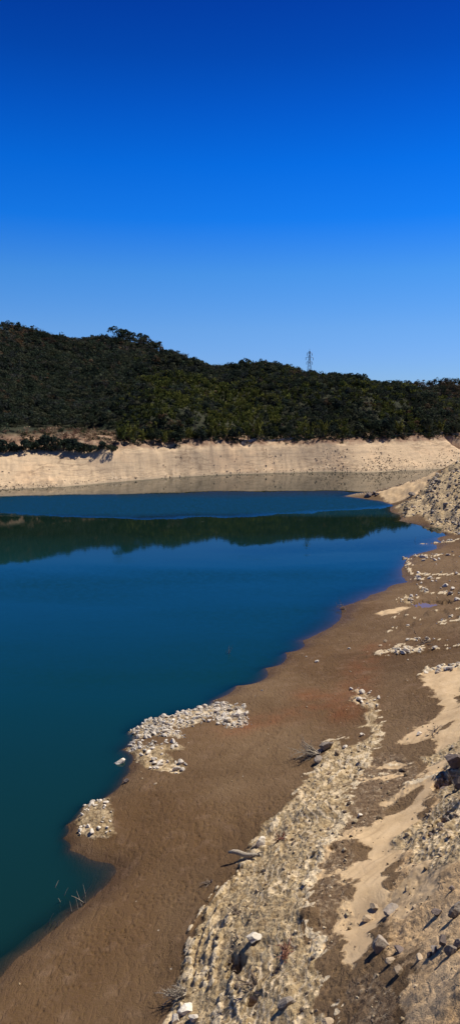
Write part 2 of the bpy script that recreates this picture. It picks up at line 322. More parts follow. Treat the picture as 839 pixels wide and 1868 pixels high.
# ---- one sheet from the foot of the camera to beyond the hills
rs = [8.0]
while rs[-1] < 1100:
    r = rs[-1]
    rs.append(r + (min(max(2.1 * r * r / 34000, .055), 1.15) if r < 450 else 3.2))
while rs[-1] < 9000: rs.append(rs[-1] * 1.12)
rs = np.array(rs); az = np.radians(np.linspace(-40, 40, 960))
RR, AA = np.meshgrid(rs, az, indexing='ij')
GX = RR * np.sin(AA); GY = RR * np.cos(AA)
BZ = base_z(GX, GY)
MK, LED = masks(GX, GY, RR)
GZ = BZ + detail(GX, GY, RR, MK, LED, BZ)
nr, na = RR.shape
idx = np.arange(nr * na).reshape(nr, na)
quads = np.stack([idx[:-1, :-1], idx[:-1, 1:], idx[1:, 1:], idx[1:, :-1]], -1).reshape(-1, 4)
def ground_z(x, y):
    """bilinear look-up in the finished sheet"""
    x = np.asarray(x, float); y = np.asarray(y, float)
    r = np.hypot(x, y); a = np.arctan2(x, y)
    i = np.clip(np.searchsorted(rs, r) - 1, 0, nr - 2); j = np.clip(((a - az[0]) / (az[1] - az[0])).astype(int), 0, na - 2)
    fi = np.clip((r - rs[i]) / (rs[i + 1] - rs[i]), 0, 1); fj = np.clip((a - az[j]) / (az[1] - az[0]), 0, 1)
    return (GZ[i, j] * (1 - fi) + GZ[i + 1, j] * fi) * (1 - fj) + (GZ[i, j + 1] * (1 - fi) + GZ[i + 1, j + 1] * fi) * fj
def look(key, x, y):
    r = np.hypot(x, y); a = np.arctan2(x, y)
    i = np.clip(np.searchsorted(rs, r) - 1, 0, nr - 2); j = np.clip(((a - az[0]) / (az[1] - az[0])).astype(int), 0, na - 2)
    return MK[key][i, j]

# ------------------------------------------------------------------ materials
class NM:
    def __init__(s, name):
        s.m = bpy.data.materials.new(name); s.m.use_nodes = True; s.t = s.m.node_tree
        s.b = s.t.nodes['Principled BSDF']; s.out = s.t.nodes['Material Output']
        s.b.inputs['Specular IOR Level'].default_value = .25; s.b.inputs['Roughness'].default_value = .85
        s.geo = s.t.nodes.new('ShaderNodeNewGeometry')
    def n(s, k, **kw):
        x = s.t.nodes.new(k)
        for a, b in kw.items(): setattr(x, a, b)
        return x
    def l(s, a, b): s.t.links.new(a, b); return b
    def noise(s, scale, detail=4, rough=.55, vec=None, dist=0, stretch=None):
        x = s.n('ShaderNodeTexNoise'); x.inputs['Scale'].default_value = scale; x.inputs['Detail'].default_value = detail
        x.inputs['Roughness'].default_value = rough; x.inputs['Distortion'].default_value = dist
        v = vec or s.geo.outputs['Position']
        if stretch:
            mp = s.n('ShaderNodeMapping'); mp.inputs['Scale'].default_value = stretch; s.l(v, mp.inputs[0]); v = mp.outputs[0]
        s.l(v, x.inputs['Vector']); return x.outputs['Fac']
    def voro(s, scale, feature='F1', rnd=1.0, vec=None, out='Distance'):
        x = s.n('ShaderNodeTexVoronoi'); x.feature = feature; x.inputs['Scale'].default_value = scale; x.inputs['Randomness'].default_value = rnd
        s.l(vec or s.geo.outputs['Position'], x.inputs['Vector']); return x.outputs[out]
    def ramp(s, fac, stops, const=False):
        x = s.n('ShaderNodeValToRGB'); c = x.color_ramp
        while len(c.elements) < len(stops): c.elements.new(.5)
        for e, (p, v) in zip(c.elements, stops):
            e.position = p; e.color = (*v, 1) if isinstance(v, tuple) else (v, v, v, 1)
        s.l(fac, x.inputs[0]); return x.outputs[0]
    def math(s, op, a, b=0.0, c=None, clamp=False):
        x = s.n('ShaderNodeMath', operation=op); x.use_clamp = clamp
        for i, v in enumerate((a, b) if c is None else (a, b, c)):
            if isinstance(v, (int, float)): x.inputs[i].default_value = v
            else: s.l(v, x.inputs[i])
        return x.outputs[0]
    def mix(s, f, a, b, mode='MIX'):
        x = s.n('ShaderNodeMix', data_type='RGBA', blend_type=mode)
        for i, v in ((0, f), (6, a), (7, b)):
            if isinstance(v, (int, float)): x.inputs[i].default_value = v
            elif isinstance(v, tuple): x.inputs[i].default_value = (*v, 1)
            else: s.l(v, x.inputs[i])
        return x.outputs[2]
    def attr(s, name):
        x = s.n('ShaderNodeAttribute', attribute_name=name); y = s.n('ShaderNodeSeparateColor'); s.l(x.outputs['Color'], y.inputs[0])
        return y.outputs[0], y.outputs[1], y.outputs[2], x.outputs['Alpha'], x.outputs['Color']
    def bump(s, h, strength=.5, dist=.1, normal=None):
        x = s.n('ShaderNodeBump'); x.inputs['Strength'].default_value = strength; x.inputs['Distance'].default_value = dist
        s.l(h, x.inputs['Height'])
        if normal: s.l(normal, x.inputs['Normal'])
        return x.outputs[0]

def ground_material():
    g = NM('shore_ground')
    sand, rub, dirt, grav, _ = g.attr('zone_a'); pale, rust, wet, far, _ = g.attr('zone_b')
    brk = g.math('MULTIPLY', g.math('SUBTRACT', g.noise(3.5, 6, .7), .5), 1.5)
    sand, rub, dirt, grav, pale = [g.ramp(g.math('ADD', v, g.math('MULTIPLY', brk, g.math('MULTIPLY', 4.0, g.math('MULTIPLY', v, g.math('SUBTRACT', 1.0, v))))), [(.32, 0.), (.68, 1.)]) for v in (sand, rub, dirt, grav, pale)]
    big = g.noise(.12, 4); mid = g.noise(.9, 5, .6); fine = g.noise(7, 5, .65); vfine = g.noise(28, 3, .6)
    # brown silt with darker damp blotches
    mud = g.ramp(big, [(.3, (.084, .048, .019)), (.55, (.108, .062, .025)), (.75, (.134, .080, .034))])
    mud = g.mix(g.math('MULTIPLY', g.ramp(fine, [(.35, 0.), (.62, 1.)]), .45), mud, (.10, .056, .035))
    mud = g.mix(g.math('MULTIPLY', g.ramp(mid, [(.52, 0.), (.68, 1.)]), .35), mud, (.21, .135, .085))
    mud = g.mix(g.ramp(g.noise(.05, 5, .6, stretch=(1, .55, 1)), [(.44, 0.), (.58, .6)]), mud, (.165, .108, .058))
    mud = g.mix(g.ramp(g.noise(.07, 4, .6, stretch=(.6, 1.2, 1)), [(.50, 0.), (.62, .5)]), mud, (.066, .036, .015))
    specks = g.math('MULTIPLY', g.ramp(g.voro(1.1), [(.035, 1.), (.06, 0.)]), g.ramp(g.noise(.35), [(.5, 0.), (.6, 1.)]))
    mud = g.mix(specks, mud, (.5, .43, .33))
    col = mud
    dcol = g.ramp(g.noise(.5, 6, .65), [(.3, (.34, .215, .105)), (.5, (.47, .315, .165)), (.7, (.57, .40, .225))])
    dcol = g.mix(g.math('MULTIPLY', g.ramp(fine, [(.45, 0.), (.7, 1.)]), .35), dcol, (.25, .17, .11))
    col = g.mix(dirt, col, dcol)
    gcol = g.ramp(g.noise(3.2, 6, .75), [(.38, (.10, .062, .035)), (.52, (.16, .105, .06)), (.62, (.27, .20, .125)), (.72, (.50, .40, .27))])
    col = g.mix(grav, col, gcol)
    scol = g.ramp(mid, [(.3, (.42, .29, .155)), (.55, (.50, .355, .20)), (.8, (.56, .41, .245))])
    scol = g.mix(g.ramp(g.noise(.45, 6, .7, stretch=(1.6, .6, 1)), [(.46, 0.), (.62, .5)]), scol, (.38, .26, .145))
    scol = g.mix(g.math('MULTIPLY', g.ramp(vfine, [(.4, 0.), (.7, 1.)]), .25), scol, (.38, .27, .16))
    col = g.mix(sand, col, scol)
    zz = g.n('ShaderNodeSeparateXYZ'); g.l(g.geo.outputs['Position'], zz.inputs[0])
    ring = g.math('SINE', g.math('ADD', g.math('MULTIPLY', zz.outputs['Z'], 26.0), g.math('MULTIPLY', g.noise(.45, 4, .6), 9.0)))
    ringm = g.ramp(ring, [(.25, 0.), (.9, 1.)])
    col = g.mix(g.math('MULTIPLY', ringm, g.ramp(g.noise(.16, 4, .6), [(.45, 0.), (.6, .30)])), col, (.075, .042, .02))
    rcol = g.ramp(g.noise(2.6, 6, .7), [(.3, (.13, .08, .04)), (.42, (.26, .18, .092)), (.58, (.41, .305, .17)), (.75, (.58, .455, .28))])
    chunk = g.voro(4.5, out='Color'); cc = g.n('ShaderNodeSeparateColor'); g.l(chunk, cc.inputs[0])
    rcol = g.mix(g.math('MULTIPLY', g.ramp(cc.outputs[0], [(.55, 0.), (.95, 1.)]), .4), rcol, (.17, .125, .075))
    rcol = g.mix(g.math('MULTIPLY', ringm, g.ramp(g.noise(.28, 4, .6), [(.40, .15), (.58, .8)])), rcol, (.64, .50, .32))
    col = g.mix(rub, col, rcol)
    pcol = g.ramp(fine, [(.35, (.40, .305, .185)), (.6, (.56, .45, .30)), (.8, (.66, .56, .40))])
    col = g.mix(pale, col, pcol)
    col = g.mix(g.math('MULTIPLY', rust, .45), col, (.19, .055, .018))
    # the far bank: peach sand, crusted strata
    sep = g.n('ShaderNodeSeparateXYZ'); g.l(g.geo.outputs['Position'], sep.inputs[0])
    fcol = g.ramp(g.noise(.055, 5, .6), [(.35, (.45, .325, .20)), (.5, (.50, .365, .225)), (.68, (.58, .395, .23))])
    st = g.noise(.35, 6, .7, stretch=(.25, .25, 3.2)); fcol = g.mix(g.math('MULTIPLY', g.ramp(st, [(.50, 0.), (.62, 1.)]), .6), fcol, (.34, .25, .16))
    cv = g.n('ShaderNodeVectorMath', operation='MULTIPLY'); g.l(g.geo.outputs['Position'], cv.inputs[0]); cv.inputs[1].default_value = (.10, .10, .75)
    wv = g.n('ShaderNodeVectorMath', operation='ADD'); nn = g.n('ShaderNodeTexNoise'); nn.inputs['Scale'].default_value = .3; nn.inputs['Detail'].default_value = 5; g.l(g.geo.outputs['Position'], nn.inputs['Vector']); g.l(cv.outputs[0], wv.inputs[0]); g.l(nn.outputs['Color'], wv.inputs[1])
    crk = g.ramp(g.voro(1.0, 'DISTANCE_TO_EDGE', vec=wv.outputs[0]), [(.0, 1.), (.10, 0.)]); fcol = g.mix(g.math('MULTIPLY', crk, g.ramp(g.noise(.09, 4, .6), [(.45, 0.), (.6, .75)])), fcol, (.22, .15, .09))
    fcol = g.mix(g.math('MULTIPLY', g.ramp(g.noise(.6, 7, .75), [(.55, 0.), (.72, 1.)]), .5), fcol, (.33, .26, .18))
    foot = g.math('MULTIPLY', g.ramp(g.math('MULTIPLY', sep.outputs['Z'], .1), [(.12, 1.), (.45, .25)]), g.ramp(g.noise(.07, 3, .6), [(.4, .3), (.6, 1.)]))
    fcol = g.mix(g.math('MULTIPLY', foot, g.ramp(g.noise(.75, 5, .75, stretch=(.6, .6, 2.0)), [(.46, 0.), (.56, .8)])), fcol, (.27, .20, .125))
    fcol = g.mix(g.math('MULTIPLY', foot, g.ramp(g.noise(.9, 5, .75), [(.55, 0.), (.66, .6)])), fcol, (.66, .54, .40))
    fcol = g.mix(g.ramp(g.math('MULTIPLY', sep.outputs['Z'], .1), [(.0, 1.), (.10, 0.)]), fcol, (.30, .23, .15))
    scarp = g.ramp(g.noise(.28, 6, .7), [(.35, (.13, .075, .045)), (.52, (.24, .15, .095)), (.62, (.33, .24, .15)), (.72, (.52, .41, .28))])
    soil = g.ramp(g.noise(.1, 5, .7), [(.35, (.018, .022, .011)), (.6, (.032, .032, .018)), (.8, (.06, .05, .03))])
    fcol = g.mix(g.ramp(g.math('ADD', g.math('MULTIPLY', sep.outputs['Z'], .03), g.math('MULTIPLY', g.noise(.2, 4), .12)), [(.355, 0.), (.40, 1.)]), fcol, scarp)
    fcol = g.mix(g.ramp(g.math('MULTIPLY', g.math('ADD', sep.outputs['Z'], g.math('MULTIPLY', g.math('GREATER_THAN', g.math('ADD', sep.outputs['X'], 36), 0), 1.6)), .03), [(.43, 0.), (.49, 1.)]), fcol, soil)
    col = g.mix(far, col, fcol)
    col = g.mix(wet, col, g.mix(1.0, col, (.72, .69, .64), 'MULTIPLY'))
    g.l(col, g.b.inputs['Base Color'])
    g.l(g.math('SUBTRACT', .93, g.math('MULTIPLY', wet, .42)), g.b.inputs['Roughness'])
    g.b.inputs['Specular IOR Level'].default_value = .12
    hv = g.math('ADD', g.math('MULTIPLY', fine, .6), g.math('MULTIPLY', vfine, .25))
    tr = g.voro(2.9, 'SMOOTH_F1'); tr2 = g.noise(2.6, 3, .5, dist=.4, stretch=(1.6, .7, 1))
    hv = g.math('ADD', hv, g.math('MULTIPLY', g.ramp(tr2, [(.30, 0.), (.5, 1.)]), .42))
    hv = g.math('MULTIPLY', hv, g.math('SUBTRACT', 1.0, g.math('MULTIPLY', sand, .8)))
    hv = g.math('ADD', hv, g.math('MULTIPLY', rub, g.math('MULTIPLY', g.voro(5.5), .6)))
    g.l(g.bump(hv, .8, .12), g.b.inputs['Normal'])
    return g.m
MG = ground_material()
gm = mesh_np('ground', np.stack([GX, GY, GZ], -1).reshape(-1, 3), quads, True, [MG])
farm = (sstep(208, 222, RR)) * np.where((AA > R(11)) , sstep(255, 285, RR), 1)
spit_far = np.zeros_like(farm)
wet = sstep(.38, .06, GZ + fbm(GX / 4, GY / 4, 3, 7) * .12) * sstep(210, 190, RR)
MK['pale'] = np.maximum(MK['pale'], np.where((AA < R(2.3)) & (RR > 52) & (RR < 92), MK['rub'] * sstep(-.5, .2, fbm(GX / 1.3, GY / 1.3, 3, 44)) * 1.2, 0))
for k in ('rub', 'sand', 'pale', 'dirt', 'grav'): MK[k] = np.clip(MK[k], 0, 1)
attr_col(gm, 'zone_a', np.stack([MK['sand'], MK['rub'], MK['dirt'], MK['grav']], -1).reshape(-1, 4))
attr_col(gm, 'zone_b', np.stack([MK['pale'], MK['rust'].clip(0, 1), wet, farm * (1 - (MK['rub'] > .3) * .6)], -1).reshape(-1, 4))
ground = tag(link('ground', gm), kind='structure')

# ---- water
def water_material():
    g = NM('lake_water')
    dep, wind, near, _, _ = g.attr('depth')
    t = g.t
    pos = g.geo.outputs['Position']
    rip = g.noise(1.1, 4, .6, stretch=(1.0, 1.6, 1)); rip2 = g.noise(.16, 3, .5, stretch=(.7, 1.6, 1))
    h = g.math('ADD', g.math('MULTIPLY', rip, .10), g.math('MULTIPLY', rip2, .20))
    wp = g.ramp(g.noise(.022, 3, .5, stretch=(.5, 1.6, 1)), [(.42, 0.), (.62, 1.)])
    h = g.math('ADD', h, g.math('MULTIPLY', g.math('MULTIPLY', near, g.ramp(g.noise(.035, 4, .6, stretch=(1, 2.2, 1)), [(.48, 0.), (.62, 1.)])), g.math('MULTIPLY', g.noise(1.5, 3, .6, stretch=(.6, 1.7, 1)), .9)))
    calm = g.bump(h, .045, .25)
    rough_h = g.noise(2.0, 3, .6, stretch=(1, 1.5, 1))
    ws = g.math('MAXIMUM', wind, g.math('MULTIPLY', g.math('MULTIPLY', wp, near), .30))
    # wind ripples: steep little faces turned to the near shore, scattered about their mean
    wn = g.n('ShaderNodeTexNoise'); wn.inputs['Scale'].default_value = 1.7; wn.inputs['Detail'].default_value = 3; g.l(pos, wn.inputs['Vector'])
    a0 = g.n('ShaderNodeVectorMath', operation='SUBTRACT'); g.l(wn.outputs['Color'], a0.inputs[0]); a0.inputs[1].default_value = (.5, .82, .5)
    a1 = g.n('ShaderNodeVectorMath', operation='MULTIPLY'); g.l(a0.outputs[0], a1.inputs[0]); a1.inputs[1].default_value = (.25, .40, 0)
    a2 = g.n('ShaderNodeVectorMath', operation='SCALE'); g.l(a1.outputs[0], a2.inputs[0]); g.l(ws, a2.inputs['Scale'])
    a3 = g.n('ShaderNodeVectorMath', operation='ADD'); g.l(calm, a3.inputs[0]); g.l(a2.outputs[0], a3.inputs[1])
    a4 = g.n('ShaderNodeVectorMath', operation='NORMALIZE'); g.l(a3.outputs[0], a4.inputs[0]); nrm = a4.outputs[0]
    fr = g.n('ShaderNodeFresnel'); fr.inputs['IOR'].default_value = 1.33; g.l(nrm, fr.inputs['Normal'])
    gl = g.n('ShaderNodeBsdfGlossy'); g.l(nrm, gl.inputs['Normal']); gl.inputs['Color'].default_value = (.92, .95, 1, 1)
    g.l(g.math('ADD', .03, g.math('MULTIPLY', ws, .05)), gl.inputs['Roughness'])
    df = g.n('ShaderNodeBsdfDiffuse')
    wsep = g.n('ShaderNodeSeparateXYZ'); g.l(pos, wsep.inputs[0]); bc = g.ramp(g.math('ADD', g.math('MULTIPLY', wsep.outputs['Y'], .004), g.math('MULTIPLY', g.noise(.03, 3, .5), .08)), [(.12, (.0035, .018, .017)), (.28, (.002, .026, .028)), (.50, (.003, .026, .027)), (.62, (.004, .012, .008)), (.715, (.004, .012, .008)), (.745, (.004, .026, .040)), (.86, (.004, .026, .040)), (.93, (.014, .017, .009))]); g.l(bc, df.inputs['Color'])  # teal body colour, with hill, sky and bank reflection bands painted in along Y
    tr = g.n('ShaderNodeBsdfTransparent'); 
    tint = g.ramp(g.math('MULTIPLY', dep, .6), [(0., (1., 1., 1.)), (.5, (.45, .62, .55)), (1., (.15, .45, .42))]); g.l(tint, tr.inputs['Color'])
    al = g.math('SUBTRACT', 1.0, g.math('MULTIPLY', .70, g.math('POWER', 2.718, g.math('MULTIPLY', dep, -2.4))), clamp=True)
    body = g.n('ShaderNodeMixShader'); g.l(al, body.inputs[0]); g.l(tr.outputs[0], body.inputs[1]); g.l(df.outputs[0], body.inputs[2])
    fin = g.n('ShaderNodeMixShader'); g.l(g.math('MULTIPLY', fr.outputs[0], g.math('SUBTRACT', .88, g.math('MULTIPLY', ws, .45))), fin.inputs[0]); g.l(body.outputs[0], fin.inputs[1]); g.l(gl.outputs[0], fin.inputs[2])
    g.l(fin.outputs[0], g.out.inputs[0]); t.nodes.remove(g.b)
    return g.m
s2 = (slice(None, None, 2), slice(None, None, 2))
k = rs[::2] < 470
WX, WY, WD = GX[s2][k], GY[s2][k], -GZ[s2][k]
m1, m2 = WX.shape
wi = np.arange(m1 * m2).reshape(m1, m2)
wq = np.stack([wi[:-1, :-1], wi[:-1, 1:], wi[1:, 1:], wi[1:, :-1]], -1).reshape(-1, 4)
wet_v = (WD > -.25).ravel(); wq = wq[wet_v[wq].any(1)]
used = np.unique(wq); remap = np.full(m1 * m2, -1); remap[used] = np.arange(len(used)); wq = remap[wq]
BAND_T = path([(-250,912),(0,906),(200,902),(400,897),(620,896)]); 
band = [(-300,938),(0,936),(120,941),(250,946),(420,942),(560,934),(700,926)]
bpoly = np.array([on_plane(a, b, 0) for a, b in band + [(760,905),(620,896),(400,897),(200,902),(0,906),(-300,914)]])
xw, yw = WX.ravel()[used], WY.ravel()[used]
bd = seg_dist(xw, yw, bpoly, True) * np.where(inside(xw, yw, bpoly), -1, 1) + fbm(xw / 16, yw / 5, 3, 301) * 2.5
wind = sstep(3, -3, bd)
low = np.array([on_plane(a, b, 0) for a, b in [(-300,1045),(0,1032),(250,1018),(450,1004),(600,995),(700,985),(850,975),(850,1300),(400,1300),(-300,1300)]])
ld = seg_dist(xw, yw, low, True) * np.where(inside(xw, yw, low), -1, 1)
wind = np.maximum(wind, .05 * sstep(8, -20, ld))
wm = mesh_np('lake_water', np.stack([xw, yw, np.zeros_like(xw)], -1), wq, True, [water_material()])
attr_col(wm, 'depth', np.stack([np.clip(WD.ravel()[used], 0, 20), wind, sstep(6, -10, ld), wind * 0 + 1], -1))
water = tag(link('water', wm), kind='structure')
# the puddle on the flats
def puddle():
    x, y = at(786, 1100); z = 0.0
    t = np.linspace(0, 2 * math.pi, 40, endpoint=False)
    ra = 1 + .10 * np.sin(2 * t + 1) + .06 * np.sin(5 * t)
    V = np.stack([x + 3.3 * ra * np.cos(t), y + 3.3 * ra * np.sin(t), 0 * t + z], -1)
    zz = ground_z(V[:, 0], V[:, 1]).min() - .02; V[:, 2] = zz
    me = bpy.data.meshes.new('puddle'); me.from_pydata([tuple(v) for v in V], [], [tuple(range(40))]); me.update()
    g = NM('puddle_water'); g.b.inputs['Base Color'].default_value = (.13, .085, .06, 1); g.b.inputs['Roughness'].default_value = .06; g.b.inputs['Specular IOR Level'].default_value = .28
    me.materials.append(g.m); tag(link('puddle', me), kind='structure')
puddle()
#PART2
# ------------------------------------------------------------------ small builders
import bmesh
def ico(sub):
    bm = bmesh.new(); bmesh.ops.create_icosphere(bm, subdivisions=sub, radius=1)
    V = np.array([v.co[:] for v in bm.verts]); Fc = np.array([[v.index for v in f.verts] for f in bm.faces]); bm.free(); return V, Fc
ICO = {s: ico(s) for s in (1, 2, 3, 4)}
def rock_shape(seed, sub=2, planes=9, rough=.05, flat=.7):
    """a broken stone: a ball cut by random planes, roughened"""
    q = np.random.default_rng(seed); V, Fc = ICO[sub]; V = V.copy()
    for _ in range(planes):
        nrm = q.normal(size=3); nrm /= np.linalg.norm(nrm); d = q.uniform(.45, .85)
        s = V @ nrm; m = s > d; V[m] -= np.outer(s[m] - d, nrm)
    sc = np.array([q.uniform(.85, 1.25), q.uniform(.65, .95), q.uniform(flat * .75, flat)])
    if rough:
        nz = fbm(V[:, 0] * 3 + seed, V[:, 1] * 3 + V[:, 2] * 2.3, 4, seed) * rough
        V *= (1 + nz)[:, None]
    return V * sc, Fc
def rock_material(name, c1, c2, c3=None):
    g = NM(name); tcn = g.n('ShaderNodeTexCoord'); oi = g.n('ShaderNodeObjectInfo')
    v = g.n('ShaderNodeVectorMath', operation='ADD'); g.l(tcn.outputs['Object'], v.inputs[0]); g.l(oi.outputs['Location'], v.inputs[1])
    a = g.noise(1.6, 6, .65, vec=v.outputs[0]); col = g.ramp(a, [(.32, c1), (.62, c2)])
    b = g.noise(7, 5, .7, vec=v.outputs[0]); col = g.mix(g.math('MULTIPLY', g.ramp(b, [(.48, 0.), (.68, 1.)]), .5), col, c3 or tuple(x * .5 for x in c1))
    vv = g.math('ADD', .82, g.math('MULTIPLY', oi.outputs['Random'], .32)); col = g.mix(1.0, col, vv, 'MULTIPLY')
    g.l(col, g.b.inputs['Base Color']); g.l(g.bump(b, .5, .05), g.b.inputs['Normal']); return g.m
M_PALE = rock_material('pale_stone', (.46, .39, .30), (.64, .57, .46), (.34, .26, .17))
M_GREY = rock_material('grey_stone', (.17, .135, .105), (.29, .24, .19), (.11, .085, .06))
M_TAN = rock_material('tan_stone', (.28, .205, .13), (.40, .305, .20), (.19, .13, .08))
M_DARK = rock_material('dark_stone', (.085, .065, .055), (.17, .13, .11))
def vc_material(name, attr='tint', translucent=0.0, rough=.9):
    g = NM(name); x = g.n('ShaderNodeAttribute', attribute_name=attr)
    if translucent:
        d = g.n('ShaderNodeBsdfDiffuse'); t = g.n('ShaderNodeBsdfTranslucent'); m = g.n('ShaderNodeMixShader'); m.inputs[0].default_value = translucent
        g.l(x.outputs['Color'], d.inputs[0]); g.l(x.outputs['Color'], t.inputs[0]); g.l(d.outputs[0], m.inputs[1]); g.l(t.outputs[0], m.inputs[2]); g.l(m.outputs[0], g.out.inputs[0]); g.t.nodes.remove(g.b)
    else:
        b = g.noise(9, 4, .6); g.l(g.mix(.5, x.outputs['Color'], g.ramp(b, [(.3, .6), (.7, 1.1)]), 'MULTIPLY'), g.b.inputs['Base Color']); g.b.inputs['Roughness'].default_value = rough
    return g.m
M_LEAF = vc_material('foliage', translucent=.22); M_RUBBLE = vc_material('rubble_stone')
def flat_material(name, c1, c2, scale=5, rough=.85, metal=0):
    g = NM(name); g.l(g.ramp(g.noise(scale, 5, .65), [(.35, c1), (.65, c2)]), g.b.inputs['Base Color']); g.b.inputs['Roughness'].default_value = rough; g.b.inputs['Metallic'].default_value = metal; return g.m
M_BARK = flat_material('bark', (.07, .05, .035), (.15, .115, .085)); M_BLEACH = flat_material('bleached_wood', (.20, .165, .12), (.38, .32, .24), 12)
M_ROOT = flat_material('weathered_root', (.10, .065, .045), (.28, .22, .16), 9); M_STEEL = flat_material('galvanised_steel', (.16, .17, .18), (.26, .27, .29), 2, .55, .3)
M_CONC = flat_material('weathered_concrete', (.20, .19, .17), (.34, .32, .28), .8)

def rot_many(q, n, tilt=math.pi):
    a, b, c = q.uniform(0, 2 * math.pi, n), q.uniform(-tilt, tilt, n), q.uniform(-tilt, tilt, n)
    ca, sa, cb, sb, cc, sc = np.cos(a), np.sin(a), np.cos(b), np.sin(b), np.cos(c), np.sin(c); o = np.zeros(n); i = np.ones(n)
    Rz = np.stack([ca, -sa, o, sa, ca, o, o, o, i], -1).reshape(n, 3, 3); Ry = np.stack([cb, o, sb, o, i, o, -sb, o, cb], -1).reshape(n, 3, 3); Rx = np.stack([i, o, o, o, cc, -sc, o, sc, cc], -1).reshape(n, 3, 3)
    return Rz @ Ry @ Rx
def scatter(name, pts, sizes, cols, protos, q, mat, sink=.25, smooth=False):
    Vs, Fs, Cs = [], [], []; off = 0; pid = q.integers(0, len(protos), len(pts)); M = rot_many(q, len(pts), .6)
    for p, (V, Fc) in enumerate(protos):
        k = np.where(pid == p)[0]
        if not len(k): continue
        VV = np.einsum('nij,vj->nvi', M[k], V) * sizes[k][:, None, None] + pts[k][:, None, :]; VV[..., 2] += (V[:, 2].max() * (1 - 2 * sink)) * sizes[k][:, None] * .6
        Vs.append(VV.reshape(-1, 3)); Fs.append((Fc[None] + off + (np.arange(len(k)) * len(V))[:, None, None]).reshape(-1, Fc.shape[1]))
        Cs.append(np.repeat(cols[k], len(V), 0)); off += len(k) * len(V)
    V = np.concatenate(Vs); Fc = np.concatenate(Fs); C = np.concatenate(Cs)
    me = mesh_np(name, V, Fc, smooth, [mat]); attr_col(me, 'tint', np.concatenate([C, np.ones((len(C), 1))], 1))
    return link(name, me)

# ------------------------------------------------------------------ loose rubble nobody could count
SP = [rock_shape(900 + i, 1, 6, 0, .8) for i in range(10)]
def polar_pts(q, n, r0, r1, a0=-24, a1=24):
    r = np.exp(q.uniform(math.log(r0), math.log(r1), n)); a = np.radians(q.uniform(a0, a1, n)); return r * np.sin(a), r * np.cos(a), r
def rubble(name, n, r0, r1, keys, size, pal, seed, a0=-24, a1=30, p_base=0.0):
    q = np.random.default_rng(seed); x, y, r = polar_pts(q, n, r0, r1, a0, a1)
    w = sum(look(k, x, y) * v for k, v in keys.items()) + p_base
    clump = sstep(-.5, .5, fbm(x / (r / 35), y / (r / 35), 3, seed)) * .9 + .25
    z = ground_z(x, y); k = (q.random(n) < w * clump) & (z > .02)
    x, y, r, z = x[k], y[k], r[k], z[k]
    s = size * r * np.exp(q.normal(-.1, .65, len(r))); s = np.minimum(s, size * r * 4)
    pal = np.array(pal); c = pal[q.integers(0, len(pal), len(x))] * q.uniform(.7, 1.15, (len(x), 1)) * np.clip(.85 + .45 * fbm(x / (r / 22), y / (r / 22), 3, seed + 9), .5, 1.15)[:, None]
    o = scatter(name, np.stack([x, y, z], -1), s, c, SP, q, M_RUBBLE); tag(o, kind='stuff'); return o
EARTH = [(.42, .31, .18), (.50, .39, .24), (.34, .24, .13), (.58, .47, .31), (.20, .14, .08), (.15, .11, .08), (.46, .35, .22)]
WHITE = [(.54, .48, .40), (.62, .56, .47), (.46, .40, .32), (.58, .50, .39), (.36, .30, .23)]
rubble('rubble', 44000, 13, 75, {'rub': .24, 'pale': .12, 'grav': .25, 'dirt': .12, 'sand': .03}, .0014, EARTH, 1, -16, 32)
rubble('loose_stones', 36000, 60, 150, {'rub': .8, 'pale': .7}, .0014, WHITE, 2, -22, 22, .006)
rubble('hillside_scree', 22000, 135, 235, {'rub': .9, 'pale': .5}, .00095, [(.32, .25, .18), (.42, .34, .25), (.22, .175, .13), (.50, .41, .30), (.15, .12, .09)], 3, 8, 24)
rubble('pale_rubble', 60000, 52, 92, {'rub': 1.1}, .0010, WHITE, 14, -14, 2.3)
rubble('gravel', 16000, 13, 120, {'sand': .09, 'dirt': .15}, .0009, EARTH, 4, -22, 30, .035)
def far_stones():
    q = np.random.default_rng(66); n = 60000; a = np.radians(q.uniform(-19, 19, n)); r = q.uniform(215, 340, n); x, y = r * np.sin(a), r * np.cos(a)
    b = base_z(x, y); k = (b > .1) & (b < 13) & (q.random(n) < (sstep(-.1, .5, fbm(x / 12, y / 12, 3, 9)) * .4 + .04 + .9 * np.exp(-((x - 62) / 7) ** 2) * (b < 4.5)) * (.25 + .75 * sstep(-10, 20, x)) * sstep(10, 6, b) + .4 * (b < 1.2)); x, y = x[k], y[k]
    s = np.minimum(np.exp(q.normal(0, .45, len(x))) * .2, .42); pal = np.array([(.38, .29, .19), (.48, .37, .25), (.20, .145, .09), (.30, .23, .15)])
    o = scatter('bank_stones', np.stack([x, y, ground_z(x, y)], -1), s, pal[q.integers(0, 4, len(x))], SP, q, M_RUBBLE); tag(o, kind='stuff')
far_stones()

